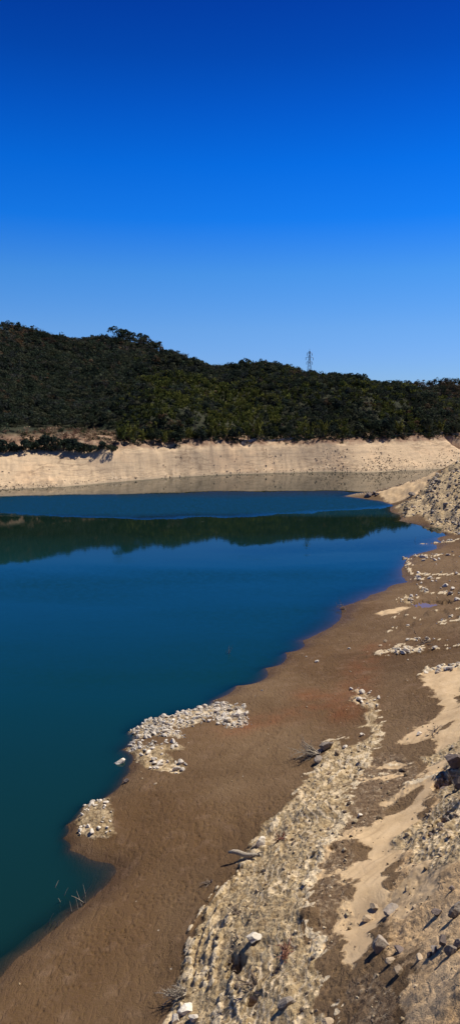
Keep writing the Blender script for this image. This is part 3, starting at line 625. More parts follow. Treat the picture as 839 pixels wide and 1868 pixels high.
# ------------------------------------------------------------------ rocks one can point at
RP = []
for i in range(12):
    V, Fc = rock_shape(300 + i, 2, 9, .04, .8); RP.append((V, Fc))
RMESH = {}
ORD = ['first', 'second', 'third', 'fourth', 'fifth', 'sixth', 'seventh', 'eighth', 'ninth', 'tenth', 'eleventh', 'twelfth', 'thirteenth', 'fourteenth', 'fifteenth', 'sixteenth', 'seventeenth', 'eighteenth', 'nineteenth', 'twentieth', 'twenty-first', 'twenty-second', 'twenty-third', 'twenty-fourth', 'twenty-fifth', 'twenty-sixth', 'twenty-seventh', 'twenty-eighth', 'twenty-ninth', 'thirtieth']
def ordinal(i): return ORD[i] if i < 30 else 'thirty-' + ORD[i - 30]
def rock_mesh(i, mat):
    k = (i, mat.name)
    if k not in RMESH: RMESH[k] = mesh_np('stone', RP[i][0], RP[i][1], False, [mat])
    return RMESH[k]
def place_stone(name, x, y, size, mat, label, group, q, cat='stone', sink=.2, lift=0):
    i = int(q.integers(0, 12)); o = bpy.data.objects.new(name, rock_mesh(i, mat)); COL.objects.link(o)
    s = size * .5; o.scale = (s * q.uniform(.9, 1.2), s * q.uniform(.8, 1.1), s * q.uniform(.7, 1.0)); o.rotation_euler = (q.uniform(-.4, .4), q.uniform(-.4, .4), q.uniform(0, 6.3))
    o.location = (x, y, float(ground_z(x, y)) + s * (.55 - sink) + lift); return tag(o, label, cat, group)
def inpoly(pxs, n, q):
    P = path(pxs); out = []
    while len(out) < n:
        x, y = q.uniform(P[:, 0].min(), P[:, 0].max()), q.uniform(P[:, 1].min(), P[:, 1].max())
        if inside(np.array([x]), np.array([y]), P)[0]: out.append((x, y))
    return out
q = np.random.default_rng(5)
def pile(poly, n, smin, smax, mat, label, group):
    P = sorted(inpoly(poly, n, q), key=lambda p: p[0] / p[1])
    for i, (x, y) in enumerate(P):
        place_stone('stone', x, y, smin + (smax - smin) * q.random() ** 2.2, mat, f'{label}, {ordinal(i)} from the left', group, q)
pile([(268,1316),(330,1299),(384,1284),(384,1306),(340,1322),(290,1334)], 26, .28, .75, M_PALE, 'pale broken stone in the long pile along the waterline', 'pale stones along the waterline pile')
pile([(262,1338),(325,1330),(330,1342),(268,1350)], 14, .22, .6, M_PALE, 'pale stone in the short middle band of the stone pile', 'pale stones in the middle band of the pile')
pile([(238,1352),(262,1346),(330,1356),(334,1364),(262,1376),(238,1374)], 20, .22, .6, M_PALE, 'pale stone in the band just above the lowest stone heap', 'pale stones in the lower band of the pile')
pile([(252,1376),(290,1370),(343,1398),(325,1411),(262,1400)], 26, .22, .6, M_PALE, 'pale stone in the lowest heap of the large stone pile', 'pale stones in the lowest heap of the pile')
pile([(145,1482),(165,1462),(200,1456),(208,1490),(206,1518),(175,1526),(145,1522)], 34, .16, .5, M_PALE, 'pale stone in the small round patch on the mud point', 'pale stones on the mud point')
pile([(742,1018),(773,1013),(820,1013),(815,1022),(750,1026)], 9, .5, 1.1, M_PALE, 'pale stone in the row on the upper mud terrace', 'stones on the upper mud terrace')
pile([(753,1053),(806,1053),(830,1084),(770,1082)], 12, .4, 1.0, M_PALE, 'pale stone on the small terrace above the puddle', 'stones on the terrace above the puddle')
pile([(700,1190),(746,1184),(800,1184),(776,1194),(710,1197)], 14, .3, .8, M_PALE, 'pale stone in the long crusted row below the puddle', 'stones in the crusted row below the puddle')
pile([(738,1166),(800,1166),(800,1170),(740,1171)], 7, .3, .7, M_PALE, 'pale stone in the thin straight line below the puddle', 'stones in the thin line below the puddle')
pile([(751,1234),(793,1222),(839,1216),(839,1222),(790,1230)], 12, .3, .7, M_PALE, 'pale stone along the upper edge of the sand tongue', 'stones along the sand tongue')
pile([(640,1262),(690,1262),(694,1300),(660,1300)], 14, .25, .7, M_PALE, 'pale stone beside the rust stain at the top of the rubble', 'stones at the top of the rubble ridge')
pile([(520,1510),(590,1410),(640,1400),(610,1500),(560,1580),(500,1600)], 22, .12, .34, M_TAN, 'tan stone in the upper half of the rubble ridge', 'stones in the upper rubble ridge')
pile([(420,1660),(500,1600),(552,1640),(570,1750),(600,1850),(420,1850),(400,1750)], 26, .10, .30, M_TAN, 'tan stone in the lower half of the rubble ridge', 'stones in the lower rubble ridge')
pile([(780,1470),(750,1530),(760,1560),(835,1560),(835,1480)], 16, .10, .30, M_TAN, 'tan stone in the broken slope at the right edge', 'stones in the broken right slope')
pile([(745,908),(795,884),(835,868),(835,960),(800,950)], 22, .7, 1.7, M_GREY, 'grey block on the steep scree hillside', 'blocks on the scree hillside')
pile([(664,903),(690,899),(690,909),(668,908)], 9, 1.2, 2.6, M_DARK, 'dark rock along the tip of the low spit', 'dark rocks along the tip of the spit')
BOULD = [  # px, py, width px, flatness, material, turn, label
 (434,1307,24,.62,M_PALE,.3,'large rounded pale boulder at the right end of the boulder heap'),
 (448,1304,13,.6,M_PALE,1.3,'small pale boulder on the outer right edge of the boulder heap'),
 (420,1297,15,.6,M_GREY,.9,'grey boulder at the back of the boulder heap'),
 (432,1294,12,.6,M_GREY,2.9,'darker grey boulder behind the large rounded pale boulder'),
 (408,1306,16,.65,M_PALE,2.0,'squarish pale boulder in the middle of the boulder heap'),
 (415,1316,16,.6,M_PALE,.1,'pale boulder at the front of the boulder heap'),
 (427,1321,12,.6,M_PALE,1.8,'smaller pale boulder at the front right of the boulder heap'),
 (398,1299,13,.6,M_PALE,.7,'pale boulder at the left end of the boulder heap'),
 (397,1290,12,.6,M_TAN,2.4,'tan boulder at the back left of the boulder heap, nearest the water'),
 (408,1287,11,.6,M_PALE,1.1,'small pale boulder at the back of the heap, nearest the lake'),
 (382,1317,9,.7,M_PALE,0,'small white stone lying alone on mud left of the boulder heap'),
 (398,1322,8,.8,M_PALE,.8,'white stone lying alone on mud in front of the boulder heap'),
 (220,1391,20,.6,M_PALE,.5,'rounded pale boulder standing alone at the water edge below the piles'),
 (232,1427,14,.85,M_DARK,.2,'dark jagged rock at the water edge between the two stone patches'),
 (283,1431,9,.4,M_TAN,.4,'small flat tan stone half sunk in the mud right of the dark rock'),
 (595,1366,30,.75,M_GREY,.4,'upright grey rock with a tangle of sticks on the rubble crest'),
 (579,1392,24,.7,M_GREY,1.4,'grey rock at the mud edge below the upright grey rock'),
 (476,1548,22,.85,M_PALE,.9,'angular white slab standing on edge beside the driftwood log'),
 (463,1720,30,.6,M_PALE,.2,'smooth pale slab in the middle of the lower rubble'),
 (521,1838,34,.6,M_GREY,.6,'flat grey block near the bottom edge between rubble and sand'),
 (339,1848,26,.7,M_PALE,.6,'pale pinkish boulder at the lower tip of the rubble'),
 (322,1862,22,.7,M_PALE,1.6,'leftmost pale boulder at the bottom edge beside the mud'),
 (355,1862,20,.7,M_PALE,2.2,'pale block at the bottom edge right of the other two pale boulders'),
 (712,1667,38,.62,M_GREY,.75,'large grey and tan boulder on the sand slope'),
 (668,1680,22,.6,M_TAN,.2,'flat tan stone left of the large grey boulder'),
 (682,1655,20,.45,M_TAN,2.5,'thin tan slab above left of the large grey boulder'),
 (695,1732,38,.85,M_GREY,1.1,'big upright grey boulder with a dark shaded side on the sand'),
 (712,1758,22,.6,M_TAN,.3,'tan block at the foot of the big upright boulder'),
 (731,1732,26,.35,M_DARK,2.3,'thin dark slab right of the big upright boulder'),
 (728,1775,28,.6,M_TAN,1.0,'wide tan rock below the big upright boulder'),
 (764,1752,18,.5,M_TAN,1.9,'small brown rock between the upright boulder and the stone cluster'),
 (797,1670,24,.7,M_DARK,.4,'dark brown rock on the slope left of the right-edge boulder'),
 (832,1672,44,.9,M_GREY,.4,'large boulder cut by the right edge of the view'),
 (755,1653,10,.6,M_TAN,.7,'pink brown pebble above the dark brown rock'),
 (792,1738,24,.8,M_GREY,.7,'grey block at the left end of the stone cluster'),
 (808,1728,24,.8,M_DARK,1.7,'dark block on top of the stone cluster'),
 (822,1742,26,.8,M_GREY,2.7,'wide grey block at the front of the stone cluster'),
 (835,1722,26,.8,M_GREY,.7,'grey block at the right end of the stone cluster'),
 (783,1748,16,.8,M_DARK,3.7,'small dark stone at the front left of the stone cluster'),
 (824,1632,14,.8,M_DARK,.7,'dark stone on the slope above the right-edge boulder'),
 (630,1363,12,.6,M_PALE,.7,'small pale stone right of the upright grey rock'),
 (627,1363,9,.6,M_TAN,.1,'tan stone touching the small pale stone on the crest'),
 (661,1340,10,.6,M_PALE,.5,'white stone beside the mud pocket in the rubble'),
 (656,1488,9,.6,M_PALE,.5,'single white stone on the dark cracked strip'),
 (764,1340,12,.6,M_PALE,.5,'pale stone in the gully below the sand tongue'),
 (703,1171,10,.6,M_TAN,.5,'tan stone beside the rust seep on the mud'),
 (693,1178,10,.35,M_TAN,.5,'flat tan stone left of the rust seep stone'),
 (833,1095,12,.7,M_PALE,.5,'pale boulder right of the puddle'),
 (824,1365,14,.5,M_GREY,.5,'grey stone on the crest above the deep shadow'),
 (834,1398,56,.8,M_DARK,.5,'largest dark outcrop block at the right edge beside the deep shadow'),  # dark blocks added to stand in for the deep shadow here
 (812,1424,34,.8,M_DARK,1.5,'dark block in front of the right-edge outcrop, touching the sand'),
 (836,1436,40,.8,M_DARK,2.5,'dark block below the right-edge outcrop, at the picture edge'),
 (806,1494,28,.8,M_DARK,.3,'dark rock in the hollow halfway down the right slope'),  # this rock and the next are added to darken the shaded hollow
 (822,1476,24,.8,M_DARK,1.0,'smaller dark rock just above the hollow on the right slope'),
 (786,1520,16,.7,M_DARK,1.9,'small dark rock below the hollow on the right slope'),
 (600,1870,30,.6,M_TAN,.8,'tan rock half outside the bottom edge'),
]
def boulder(px, py, w, flat, mat, turn, label, k):
    x, y = at(px, py); d = math.hypot(x, y, H - float(base_z(x, y))); s = w * d / FPX
    w = w * (.85 if mat is not M_PALE else 1); s = w * d / FPX; V, Fc = rock_shape(40 + k * 7, 4 if w > 20 else 3, 16, .07, 1.0)
    V = V / np.abs(V).max(0); nz = fbm(V[:, 0] * 9, V[:, 1] * 9 + V[:, 2] * 7, 3, k) * .02; V = V * (1 + nz)[:, None] * np.array([s * .5, s * .38, s * .5 * flat])
    me = mesh_np('boulder', V, Fc, False, [mat]); o = link('boulder', me); o.rotation_euler = (q.uniform(-.2, .2), q.uniform(-.25, .25), turn)
    o.location = (x, y, max(float(ground_z(x, y)), -.08) + s * flat * .5 * .55); tag(o, label, 'rock' if w < 20 else 'boulder')
for k, b in enumerate(BOULD): boulder(*b, k)

# ------------------------------------------------------------------ wood, roots, reeds
def tube(Vs, Fs, P, rad, sides=5):
    P = [Vector(p) for p in P]; base = len(Vs); m = len(P)
    for i, p in enumerate(P):
        t = (P[min(i + 1, m - 1)] - P[max(i - 1, 0)]).normalized(); a = t.orthogonal().normalized(); b = t.cross(a)
        for k in range(sides):
            an = 2 * math.pi * k / sides; Vs.append(tuple(p + (a * math.cos(an) + b * math.sin(an)) * rad[i]))
    for i in range(m - 1):
        for k in range(sides): Fs.append((base + i * sides + k, base + i * sides + (k + 1) % sides, base + (i + 1) * sides + (k + 1) % sides, base + (i + 1) * sides + k))
def pymesh(name, Vs, Fs, mat, smooth=True):
    me = bpy.data.meshes.new(name); me.from_pydata(Vs, [], Fs); me.update(); me.materials.append(mat)
    for p in me.polygons: p.use_smooth = smooth
    return me
def limb(Vs, Fs, p, d, L, r, depth, rnd, droop=0.0, wig=.35):
    pts = [Vector(p)]; d = Vector(d).normalized(); n = 5
    for i in range(n):
        d = (d + Vector((rnd.uniform(-wig, wig), rnd.uniform(-wig, wig), rnd.uniform(-wig, wig) - droop))).normalized(); pts.append(pts[-1] + d * L / n)
    tube(Vs, Fs, pts, [r * (1 - .8 * i / n) for i in range(n + 1)], 4)
    if depth:
        for i in range(2 + depth):
            j = rnd.randint(1, n - 1); dd = (d + Vector((rnd.uniform(-1, 1), rnd.uniform(-1, 1), rnd.uniform(-.4, .8)))).normalized()
            limb(Vs, Fs, pts[j], dd, L * rnd.uniform(.35, .65), r * .5, depth - 1, rnd, droop, wig)
def root_tangle(px, py, span, n, label, mat, seed, up=.5, toward=None, cat='dead shrub', name='dead_shrub'):
    rnd = random.Random(seed); x, y = at(px, py); z = float(ground_z(x, y)); t = empty(name, (x, y, z - .02)); Vs, Fs = [], []
    for i in range(n):
        a = rnd.uniform(0, 6.28) if toward is None else toward + rnd.uniform(-.7, .7)
        limb(Vs, Fs, (rnd.uniform(-.1, .1), rnd.uniform(-.1, .1), 0), (math.cos(a), math.sin(a), rnd.uniform(.1, up)), span * 1.25 * rnd.uniform(.5, 1), .024 + span * .018, 2, rnd, .02)
    link('branches', pymesh('branches', Vs, Fs, mat), t)
    Vs, Fs = [], []; tube(Vs, Fs, [(0, 0, -.15), (.02, 0, .05), (.05, .03, .18)], [.10, .08, .03], 7); link('stump', pymesh('stump', Vs, Fs, mat), t)
    return tag(t, label, cat)
root_tangle(338,1815,.85,9,'bleached branching dead shrub reaching over the mud at the rubble edge',M_BLEACH,1,.5,3.3)
root_tangle(440,1745,.9,10,'spread of dark dead roots above the deep hollow in the rubble',M_ROOT,2,.5)
root_tangle(466,1800,.7,7,'small dead shrub over the lower hollow in the rubble',M_ROOT,3,.6)
root_tangle(520,1745,.7,8,'reddish dead twiggy shrub right of the deep hollow',flat_material('red_twigs', (.16,.06,.04), (.30,.16,.10), 9),4,.9)
root_tangle(437,1665,.6,8,'dark bare twigs in the upper left of the rubble',M_ROOT,5,.7)
root_tangle(582,1375,1.5,9,'dry sticks fanned out beside the upright grey rock',M_BLEACH,6,.9,3.0)
root_tangle(385,1610,.5,5,'few thin dry twigs at the mud edge below the driftwood log',M_ROOT,7,.6,3.1)
root_tangle(515,1530,.6,8,'red brown brushwood on the rubble beside the white slab',flat_material('brushwood', (.10,.03,.025), (.2,.08,.05), 9),8,.7)
root_tangle(628,1112,1.0,4,'dark driftwood snag standing where mud meets the lake',M_ROOT,9,.7,2.6)
root_tangle(772,1175,1.4,8,'low dark bare bush on the crusted row below the puddle',M_ROOT,10,.9)
root_tangle(792,1335,.9,5,'bare dark twig in the gully under the sand tongue',M_ROOT,12,.9)
def driftwood(px, py, L, r, yaw, label, bend=.1):
    x, y = at(px, py); z = float(ground_z(x, y)); t = empty('driftwood_log', (x, y, z), yaw); Vs, Fs = [], []
    P = [(-L / 2 + L * i / 8, bend * math.sin(i * .9) * .5, r * .9 + .05 * math.sin(i * 1.3)) for i in range(9)]
    tube(Vs, Fs, P, [r * k for k in (.45, .8, 1, 1.05, .95, .9, .8, .65, .3)], 9); Fs.append(tuple(range(9))[::-1]); link('trunk', pymesh('trunk', Vs, Fs, M_BLEACH), t)
    rnd = random.Random(3)
    for i in range(3):
        Vs, Fs = [], []; limb(Vs, Fs, P[5 + i], (.7, rnd.uniform(-1, 1), .5), L * .28, r * .35, 0, rnd); link('branch', pymesh('branch', Vs, Fs, M_BLEACH), t)
    tag(t, label, 'driftwood')
driftwood(450, 1566, 1.9, .13, -.18, 'grey driftwood log lying at the edge of mud and rubble')
driftwood(822, 1490, .9, .035, 2.2, 'thin grey pole leaning out of the shadowed hollow on the right slope', .02)
def reeds(px, py, n, h, label, seed, water=True, cat='dead reeds'):
    rnd = random.Random(seed); x, y = on_plane(px, py, 0) if water else at(px, py); z = 0 if water else float(ground_z(x, y)); Vs, Fs = [], []
    for i in range(n):
        bx, by = rnd.uniform(-.3, .3), rnd.uniform(-.3, .3); lean = Vector((rnd.uniform(-.6, .6), rnd.uniform(-.5, .5), 1)).normalized(); hh = h * rnd.uniform(.5, 1)
        P = [Vector((bx, by, -.5)), Vector((bx, by, 0))] + [Vector((bx, by, 0)) + lean * hh * k / 4 + Vector((lean.x, lean.y, 0)) * (k / 4) ** 2 * hh * .4 for k in (1, 2, 3, 4)]
        tube(Vs, Fs, P, [.022, .02, .018, .014, .01, .004], 4)
    o = link('dead_reeds', pymesh('dead_reeds', Vs, Fs, M_BLEACH)); o.location = (x, y, z); tag(o, label, cat)
reeds(97,1688,3,1.0,'lowest and leftmost of the pale dead stems standing in shallow water',1)
reeds(143,1655,5,1.0,'pale dead stems in shallow water left of the stems by the cove',2)
reeds(162,1636,4,.8,'pale dead stems closest to the cove bank',3)
reeds(118,1640,2,.7,'two thin pale stems farther out in the dark water',4)
reeds(98,1622,1,.4,'tiny single stem farthest out in the dark cove',5)
reeds(415,1192,6,1.2,'tuft of thin pale stems standing in deep blue water off the shore',6)
reeds(756,986,2,1.3,'dark thin stem standing in the narrow arm by the scree',7)
reeds(838,1440,2,1.2,'thin pale stick rising from the dark shadow at the right edge',8,False,'stick')

# ------------------------------------------------------------------ trees
def leaves(C, N, size, q):
    """one bent leaf clump (quad) per centre, facing roughly outwards"""
    n = len(C); N = N + q.normal(0, .55, (n, 3)); N /= np.linalg.norm(N, axis=1)[:, None]
    T = np.cross(N, q.normal(size=(n, 3))); T /= np.linalg.norm(T, axis=1)[:, None]; B = np.cross(N, T)
    s = size * q.uniform(.6, 1.4, (n, 1)); e = s * q.uniform(.5, .9, (n, 1))
    return np.stack([C - T * s, C - B * e + N * s * .3, C + T * s, C + B * e + N * s * .25], 1)   # n,4,3
def crown_broad(n, q, tall=1.0):
    L = 8; lc = q.normal(size=(L, 3)) * .33; lc[:, 2] = q.uniform(-.30, .38, L); lr = q.uniform(.24, .42, L); k = q.integers(0, L, n)
    d = q.normal(size=(n, 3)); d[:, 2] = np.where(d[:, 2] < -.3, -d[:, 2], d[:, 2]); d /= np.linalg.norm(d, axis=1)[:, None]
    C = lc[k] + d * (lr[k] * q.uniform(.75, 1.05, n))[:, None]; C[:, 2] = (C[:, 2] + .5) * tall
    return leaves(C, d, .105 * (110 / n) ** .36, q), k
def crown_bamboo(n, q):
    S_ = 9; a = q.uniform(0, 6.28, S_); lean = q.uniform(.1, .5, S_); hh = q.uniform(.75, 1.2, S_); k = q.integers(0, S_, n); t = q.uniform(.15, 1, n) ** .8
    C = np.stack([np.cos(a[k]) * lean[k] * (.3 + t ** 2), np.sin(a[k]) * lean[k] * (.3 + t ** 2), hh[k] * (t - .15 * t ** 3)], -1) + q.normal(0, .06, (n, 3)) * (1.4 - t)[:, None]
    N = np.stack([np.cos(a[k]), np.sin(a[k]), .3 + 0 * t], -1)
    return leaves(C, N, .085 * (110 / n) ** .35, q), k
def crown_bare(n, q):
    L = 7; a = q.uniform(0, 6.28, n); t = q.uniform(0, 1, n); rad = t * q.uniform(.1, .5, n); C = np.stack([np.cos(a) * rad, np.sin(a) * rad, .1 + t * .9], -1); d = np.stack([np.cos(a) * .5, np.sin(a) * .5, 1 + 0 * a], -1); d /= np.linalg.norm(d, axis=1)[:, None]
    s = .16 * q.uniform(.6, 1.3, (n, 1)); w = .012; sd = np.cross(d, q.normal(size=(n, 3))); sd /= np.linalg.norm(sd, axis=1)[:, None]
    return np.stack([C - sd * w, C + sd * w, C + d * s + sd * w * .4, C + d * s - sd * w * .4], 1), q.integers(0, L, n)
PAL = {'dark': [(.030, .040, .025), (.040, .052, .031), (.056, .064, .038), (.025, .034, .025), (.064, .066, .038), (.045, .050, .040)],
       'bamboo': [(.105, .112, .026), (.080, .090, .024), (.135, .132, .034), (.062, .070, .024)],
       'bare': [(.11, .085, .065), (.085, .060, .045), (.15, .12, .10)], 'rust': [(.11, .070, .040), (.10, .072, .042)]}
qt = np.random.default_rng(77)
PROT = {'dark': [crown_broad(170, qt, qt.uniform(.85, 1.15)) for _ in range(9)], 'bamboo': [crown_bamboo(110, qt) for _ in range(6)], 'bare': [crown_bare(120, qt) for _ in range(4)]}
PROT['rust'] = PROT['dark'][:3]
def px_of(x, y, z):
    f = y * math.cos(PITCH) - (z - H) * math.sin(PITCH); u = y * math.sin(PITCH) + (z - H) * math.cos(PITCH); return CX + FPX * x / f, CY - FPX * u / f
def clearing(px, py): return (((px - 592) / 7) ** 2 + ((py - 705) / 6) ** 2 < 1) | (((px - 553) / 8) ** 2 + ((py - 686) / 3.5) ** 2 < 1) | (((px - 735) / 14) ** 2 + ((py - 733) / 4) ** 2 < 1) | (((px - 581) / 5) ** 2 + ((py - 689) / 4) ** 2 < 1)
def forest():
    q = qt; n = 47000; a = np.radians(q.uniform(-21, 21, n)); r = np.sqrt(q.uniform(225 ** 2, 640 ** 2, n)); x, y = r * np.sin(a), r * np.cos(a)
    a2 = np.radians(q.uniform(8, 21, 1500)); r2 = q.uniform(740, 890, 1500); x = np.r_[x, r2 * np.sin(a2)]; y = np.r_[y, r2 * np.cos(a2)]; r = np.r_[r, r2]; a = np.r_[a, a2]
    z = ground_z(x, y); bz = base_z(x, y); px, py = px_of(x, y, z)
    # keep what stands on the slopes turned to the lake and a little over the crest
    dz = base_z(x * 1.03, y * 1.03) - bz
    keep = (bz > np.where(px < 215, 12.4, 11.8)) & (dz > -2.2) & ~clearing(px, py - 4) & (q.random(len(x)) < np.where(r > 700, 1, .75))
    bench = (px < 215) & (bz < 17.5); keep &= ~(bench & (q.random(len(x)) < .93))
    x, y, z, bz, px, r = x[keep], y[keep], z[keep], bz[keep], px[keep], r[keep]; m = len(x)
    bn = fbm(x / 40, y / 40, 3, 500)
    pb = sstep(200, 260, px) * sstep(52, 26, bz) * sstep(-.25, .25, bn + .15) * (1 - .75 * sstep(470, 490, px) * sstep(720, 600, bz * 0 + px) * 0)
    pb *= np.where((px > 200) & (px < 470), 1.0, .5)
    br = .05 + .22 * sstep(.15, .5, fbm(x / 30, y / 30, 3, 510)) + .15 * (bz > 55)
    br = np.where(r > 700, .6, br); u = q.random(m); kind = np.where(u < np.where(r > 700, 0, pb), 1, np.where(q.random(m) < br, 2, 0)); kind = np.where((kind == 2) & (q.random(m) < .3), 3, kind)
    size = q.uniform(1.9, 4.3, m) * np.clip(r / 420, .72, 1.2) * np.where(kind == 1, 1.15, 1) * np.where(r > 700, 1.3, 1); size = np.where(bz < 15.5, size * .7, size)
    names = ['dark', 'bamboo', 'bare', 'rust']; Vs, Cs = [], []
    for t, nm in enumerate(names):
        P = PROT[nm]; pid = q.integers(0, len(P), m)
        for p, (Q, lobe) in enumerate(P):
            k = np.where((kind == t) & (pid == p))[0]
            if not len(k): continue
            th = q.uniform(0, 6.28, len(k)); c, s = np.cos(th), np.sin(th); X = Q[..., 0][None] * c[:, None, None] - Q[..., 1][None] * s[:, None, None]; Y = Q[..., 0][None] * s[:, None, None] + Q[..., 1][None] * c[:, None, None]
            sz = size[k][:, None, None]; hz = sz * q.uniform(.8, 1.15, len(k))[:, None, None]
            V = np.stack([x[k][:, None, None] + X * sz, y[k][:, None, None] + Y * sz, z[k][:, None, None] + Q[..., 2][None] * hz + size[k][:, None, None] * .25], -1)
            pal = np.array(PAL[nm]); base = pal[q.integers(0, len(pal), len(k))] * q.uniform(.7, 1.25, (len(k), 1)); lb = q.uniform(.7, 1.35, (len(k), 12))[:, lobe]
            C = base[:, None, :] * (lb * q.uniform(.8, 1.2, lb.shape))[..., None]
            Vs.append(V.reshape(-1, 3)); Cs.append(np.repeat(C.reshape(-1, 3), 4, 0))
    V = np.concatenate(Vs); C = np.concatenate(Cs); Fc = np.arange(len(V)).reshape(-1, 4)
    me = mesh_np('forest', V, Fc, False, [M_LEAF]); attr_col(me, 'tint', np.concatenate([C, np.ones((len(C), 1))], 1))
    tag(link('forest', me), kind='stuff'); print('forest trees', m, 'quads', len(Fc))
forest()
def dry_scrub():
    q = np.random.default_rng(8); n = 16000; a = np.radians(q.uniform(-19, 19, n)); r = q.uniform(225, 420, n); x, y = r * np.sin(a), r * np.cos(a); bz = base_z(x, y); px, _ = px_of(x, y, bz)
    k = (bz > 10.4) & (bz < 16.5) & (bz > np.where(px < 215, 10.4, 10.9)) & (q.random(n) < np.where(px < 215, .55, .9)) & (fbm(x / 8, y / 8, 3, 5) > np.where(px < 215, -.25, -.45)); x, y, px, bz = x[k], y[k], px[k], bz[k]; m = len(x); Q, lobe = crown_broad(60, q, .7)
    size = q.uniform(.5, 1.5, m) * np.where((px > 215) & (bz > 11.6), 1.7, np.where(px < 215, 1.35, .8)); th = q.uniform(0, 6.28, m); c, s = np.cos(th)[:, None, None], np.sin(th)[:, None, None]; sz = size[:, None, None]; z = ground_z(x, y)
    V = np.stack([x[:, None, None] + (Q[..., 0] * c - Q[..., 1] * s) * sz, y[:, None, None] + (Q[..., 0] * s + Q[..., 1] * c) * sz, z[:, None, None] + Q[..., 2] * sz], -1)
    pal = np.array([(.26, .185, .11), (.16, .10, .065), (.34, .25, .16), (.045, .05, .025), (.18, .10, .065)]); bc = pal[q.integers(0, 5, m)]; gr = np.array(PAL['dark'])[q.integers(0, 6, m)]; bc = np.where(((px > 215) & (bz > 11.6) & (q.random(m) < .85))[:, None], gr, bc); C = np.repeat(bc[:, None] * q.uniform(.7, 1.3, (m, 60, 1)), 4, 1).reshape(-1, 3)
    me = mesh_np('dry_scrub', V.reshape(-1, 3), np.arange(m * 240).reshape(-1, 4), False, [M_LEAF]); attr_col(me, 'tint', np.concatenate([C, np.ones((len(C), 1))], 1)); tag(link('dry_scrub', me), kind='stuff')
dry_scrub()
def make_tree(name, nm, n, seed, tall=1.0, low=False):
    """trunk with limbs, and a crown of leaf clumps, one unit wide"""
    q = np.random.default_rng(seed); rnd = random.Random(seed); t = empty(name)
    if nm == 'dark': Q, lobe = crown_broad(n, q, tall)
    elif nm == 'bamboo': Q, lobe = crown_bamboo(n, q)
    else: Q, lobe = crown_bare(n, q)
    ctr = Q.mean(1, keepdims=True); Q = ctr + (Q - ctr) * (1.5 if nm == 'dark' else 1.2); Q = Q + np.array([0, 0, -.08 if low else .2]); pal = np.array(PAL[nm])
    C = pal[int(q.integers(0, len(pal)))] * q.uniform(.65, 1.4, 12)[lobe][:, None] * q.uniform(.8, 1.2, (n, 1)); C = np.repeat(C, 4, 0)
    me = mesh_np('crown', Q.reshape(-1, 3), np.arange(n * 4).reshape(-1, 4), False, [M_LEAF]); attr_col(me, 'tint', np.concatenate([C, np.ones((len(C), 1))], 1)); link('crown', me, t)
    Vs, Fs = [], []; tube(Vs, Fs, [(0, 0, -.15), (.01, 0, .15), (-.01, .01, .4), (.01, 0, .75)], [.045, .035, .025, .008], 6)
    for i in range(6): limb(Vs, Fs, (0, 0, .2 + .08 * i), (rnd.uniform(-1, 1), rnd.uniform(-1, 1), .8), .4, .014, 0, rnd)
    link('trunk', pymesh('trunk', Vs, Fs, M_BARK), t); return t
def copy_tree(o):
    c = o.copy(); COL.objects.link(c)
    for ch in list(o.children): k = ch.copy(); COL.objects.link(k); k.parent = c
    return c
PROTO = {'evergreen_tree': [make_tree('evergreen_tree', 'dark', 420, 20 + i, 1.1) for i in range(4)], 'bamboo_clump': [make_tree('bamboo_clump', 'bamboo', 420, 30 + i) for i in range(3)],
         'bare_tree': [make_tree('bare_tree', 'bare', 260, 40 + i) for i in range(2)], 'evergreen_bush': [make_tree('evergreen_bush', 'dark', 420, 50 + i, .85, True) for i in range(4)]}
USED = set()
def put_tree(kind, x, y, size, hs, rnd, label, cat, group):
    p = rnd.choice(PROTO[kind])
    if p.name in USED: o = copy_tree(p)
    else: o = p; USED.add(p.name)
    o.location = (x, y, float(ground_z(x, y)) - .1); o.scale = (size, size, size * hs); o.rotation_euler = (0, 0, rnd.uniform(0, 6.28)); return tag(o, label, cat, group)
rnd = random.Random(12)
# the row of round bushes along the top of the left bank
for i, px in enumerate([8, 27, 49, 68, 86, 100, 117, 136, 150, 165, 186, 203]):
    x, y = at(px, 824 - rnd.uniform(0, 3), 150, 420); big = [4.2, 3.4, 3.6, 3.5, 4.8, 3.4, 4.4, 3.8, 4.0, 3.4, 2.6, 2.8][i]
    put_tree('evergreen_bush', x, y, big, 1.15, rnd, f'dark rounded bush on top of the left bank, {ORD[i]} from the left edge', 'bush', 'dark bushes along the left bank')
xs = sorted([222,240,262,281,300,322,345,366,388,409,430,452,470,497,520,548,566,590,604,630,655,678,702,728,751,776,803,828])
ne = nb = 0
for px in xs:
    x, y = at(px, banktop(px) - rnd.uniform(5, 9), 150, 460)
    if rnd.random() < (.6 if px < 480 else .4):
        put_tree('bamboo_clump', x, y, rnd.uniform(3.6, 5.2), 1.25, rnd, f'feathery olive bamboo clump at the forest foot, {ORD[nb]} bamboo clump from the left', 'bamboo', 'bamboo clumps along the forest foot'); nb += 1
    else:
        put_tree('evergreen_tree', x, y, rnd.uniform(3.0, 5.0), 1.1, rnd, f'dark evergreen at the forest foot above the sand bank, {ORD[ne]} evergreen from the left', 'tree', 'evergreens along the forest foot'); ne += 1
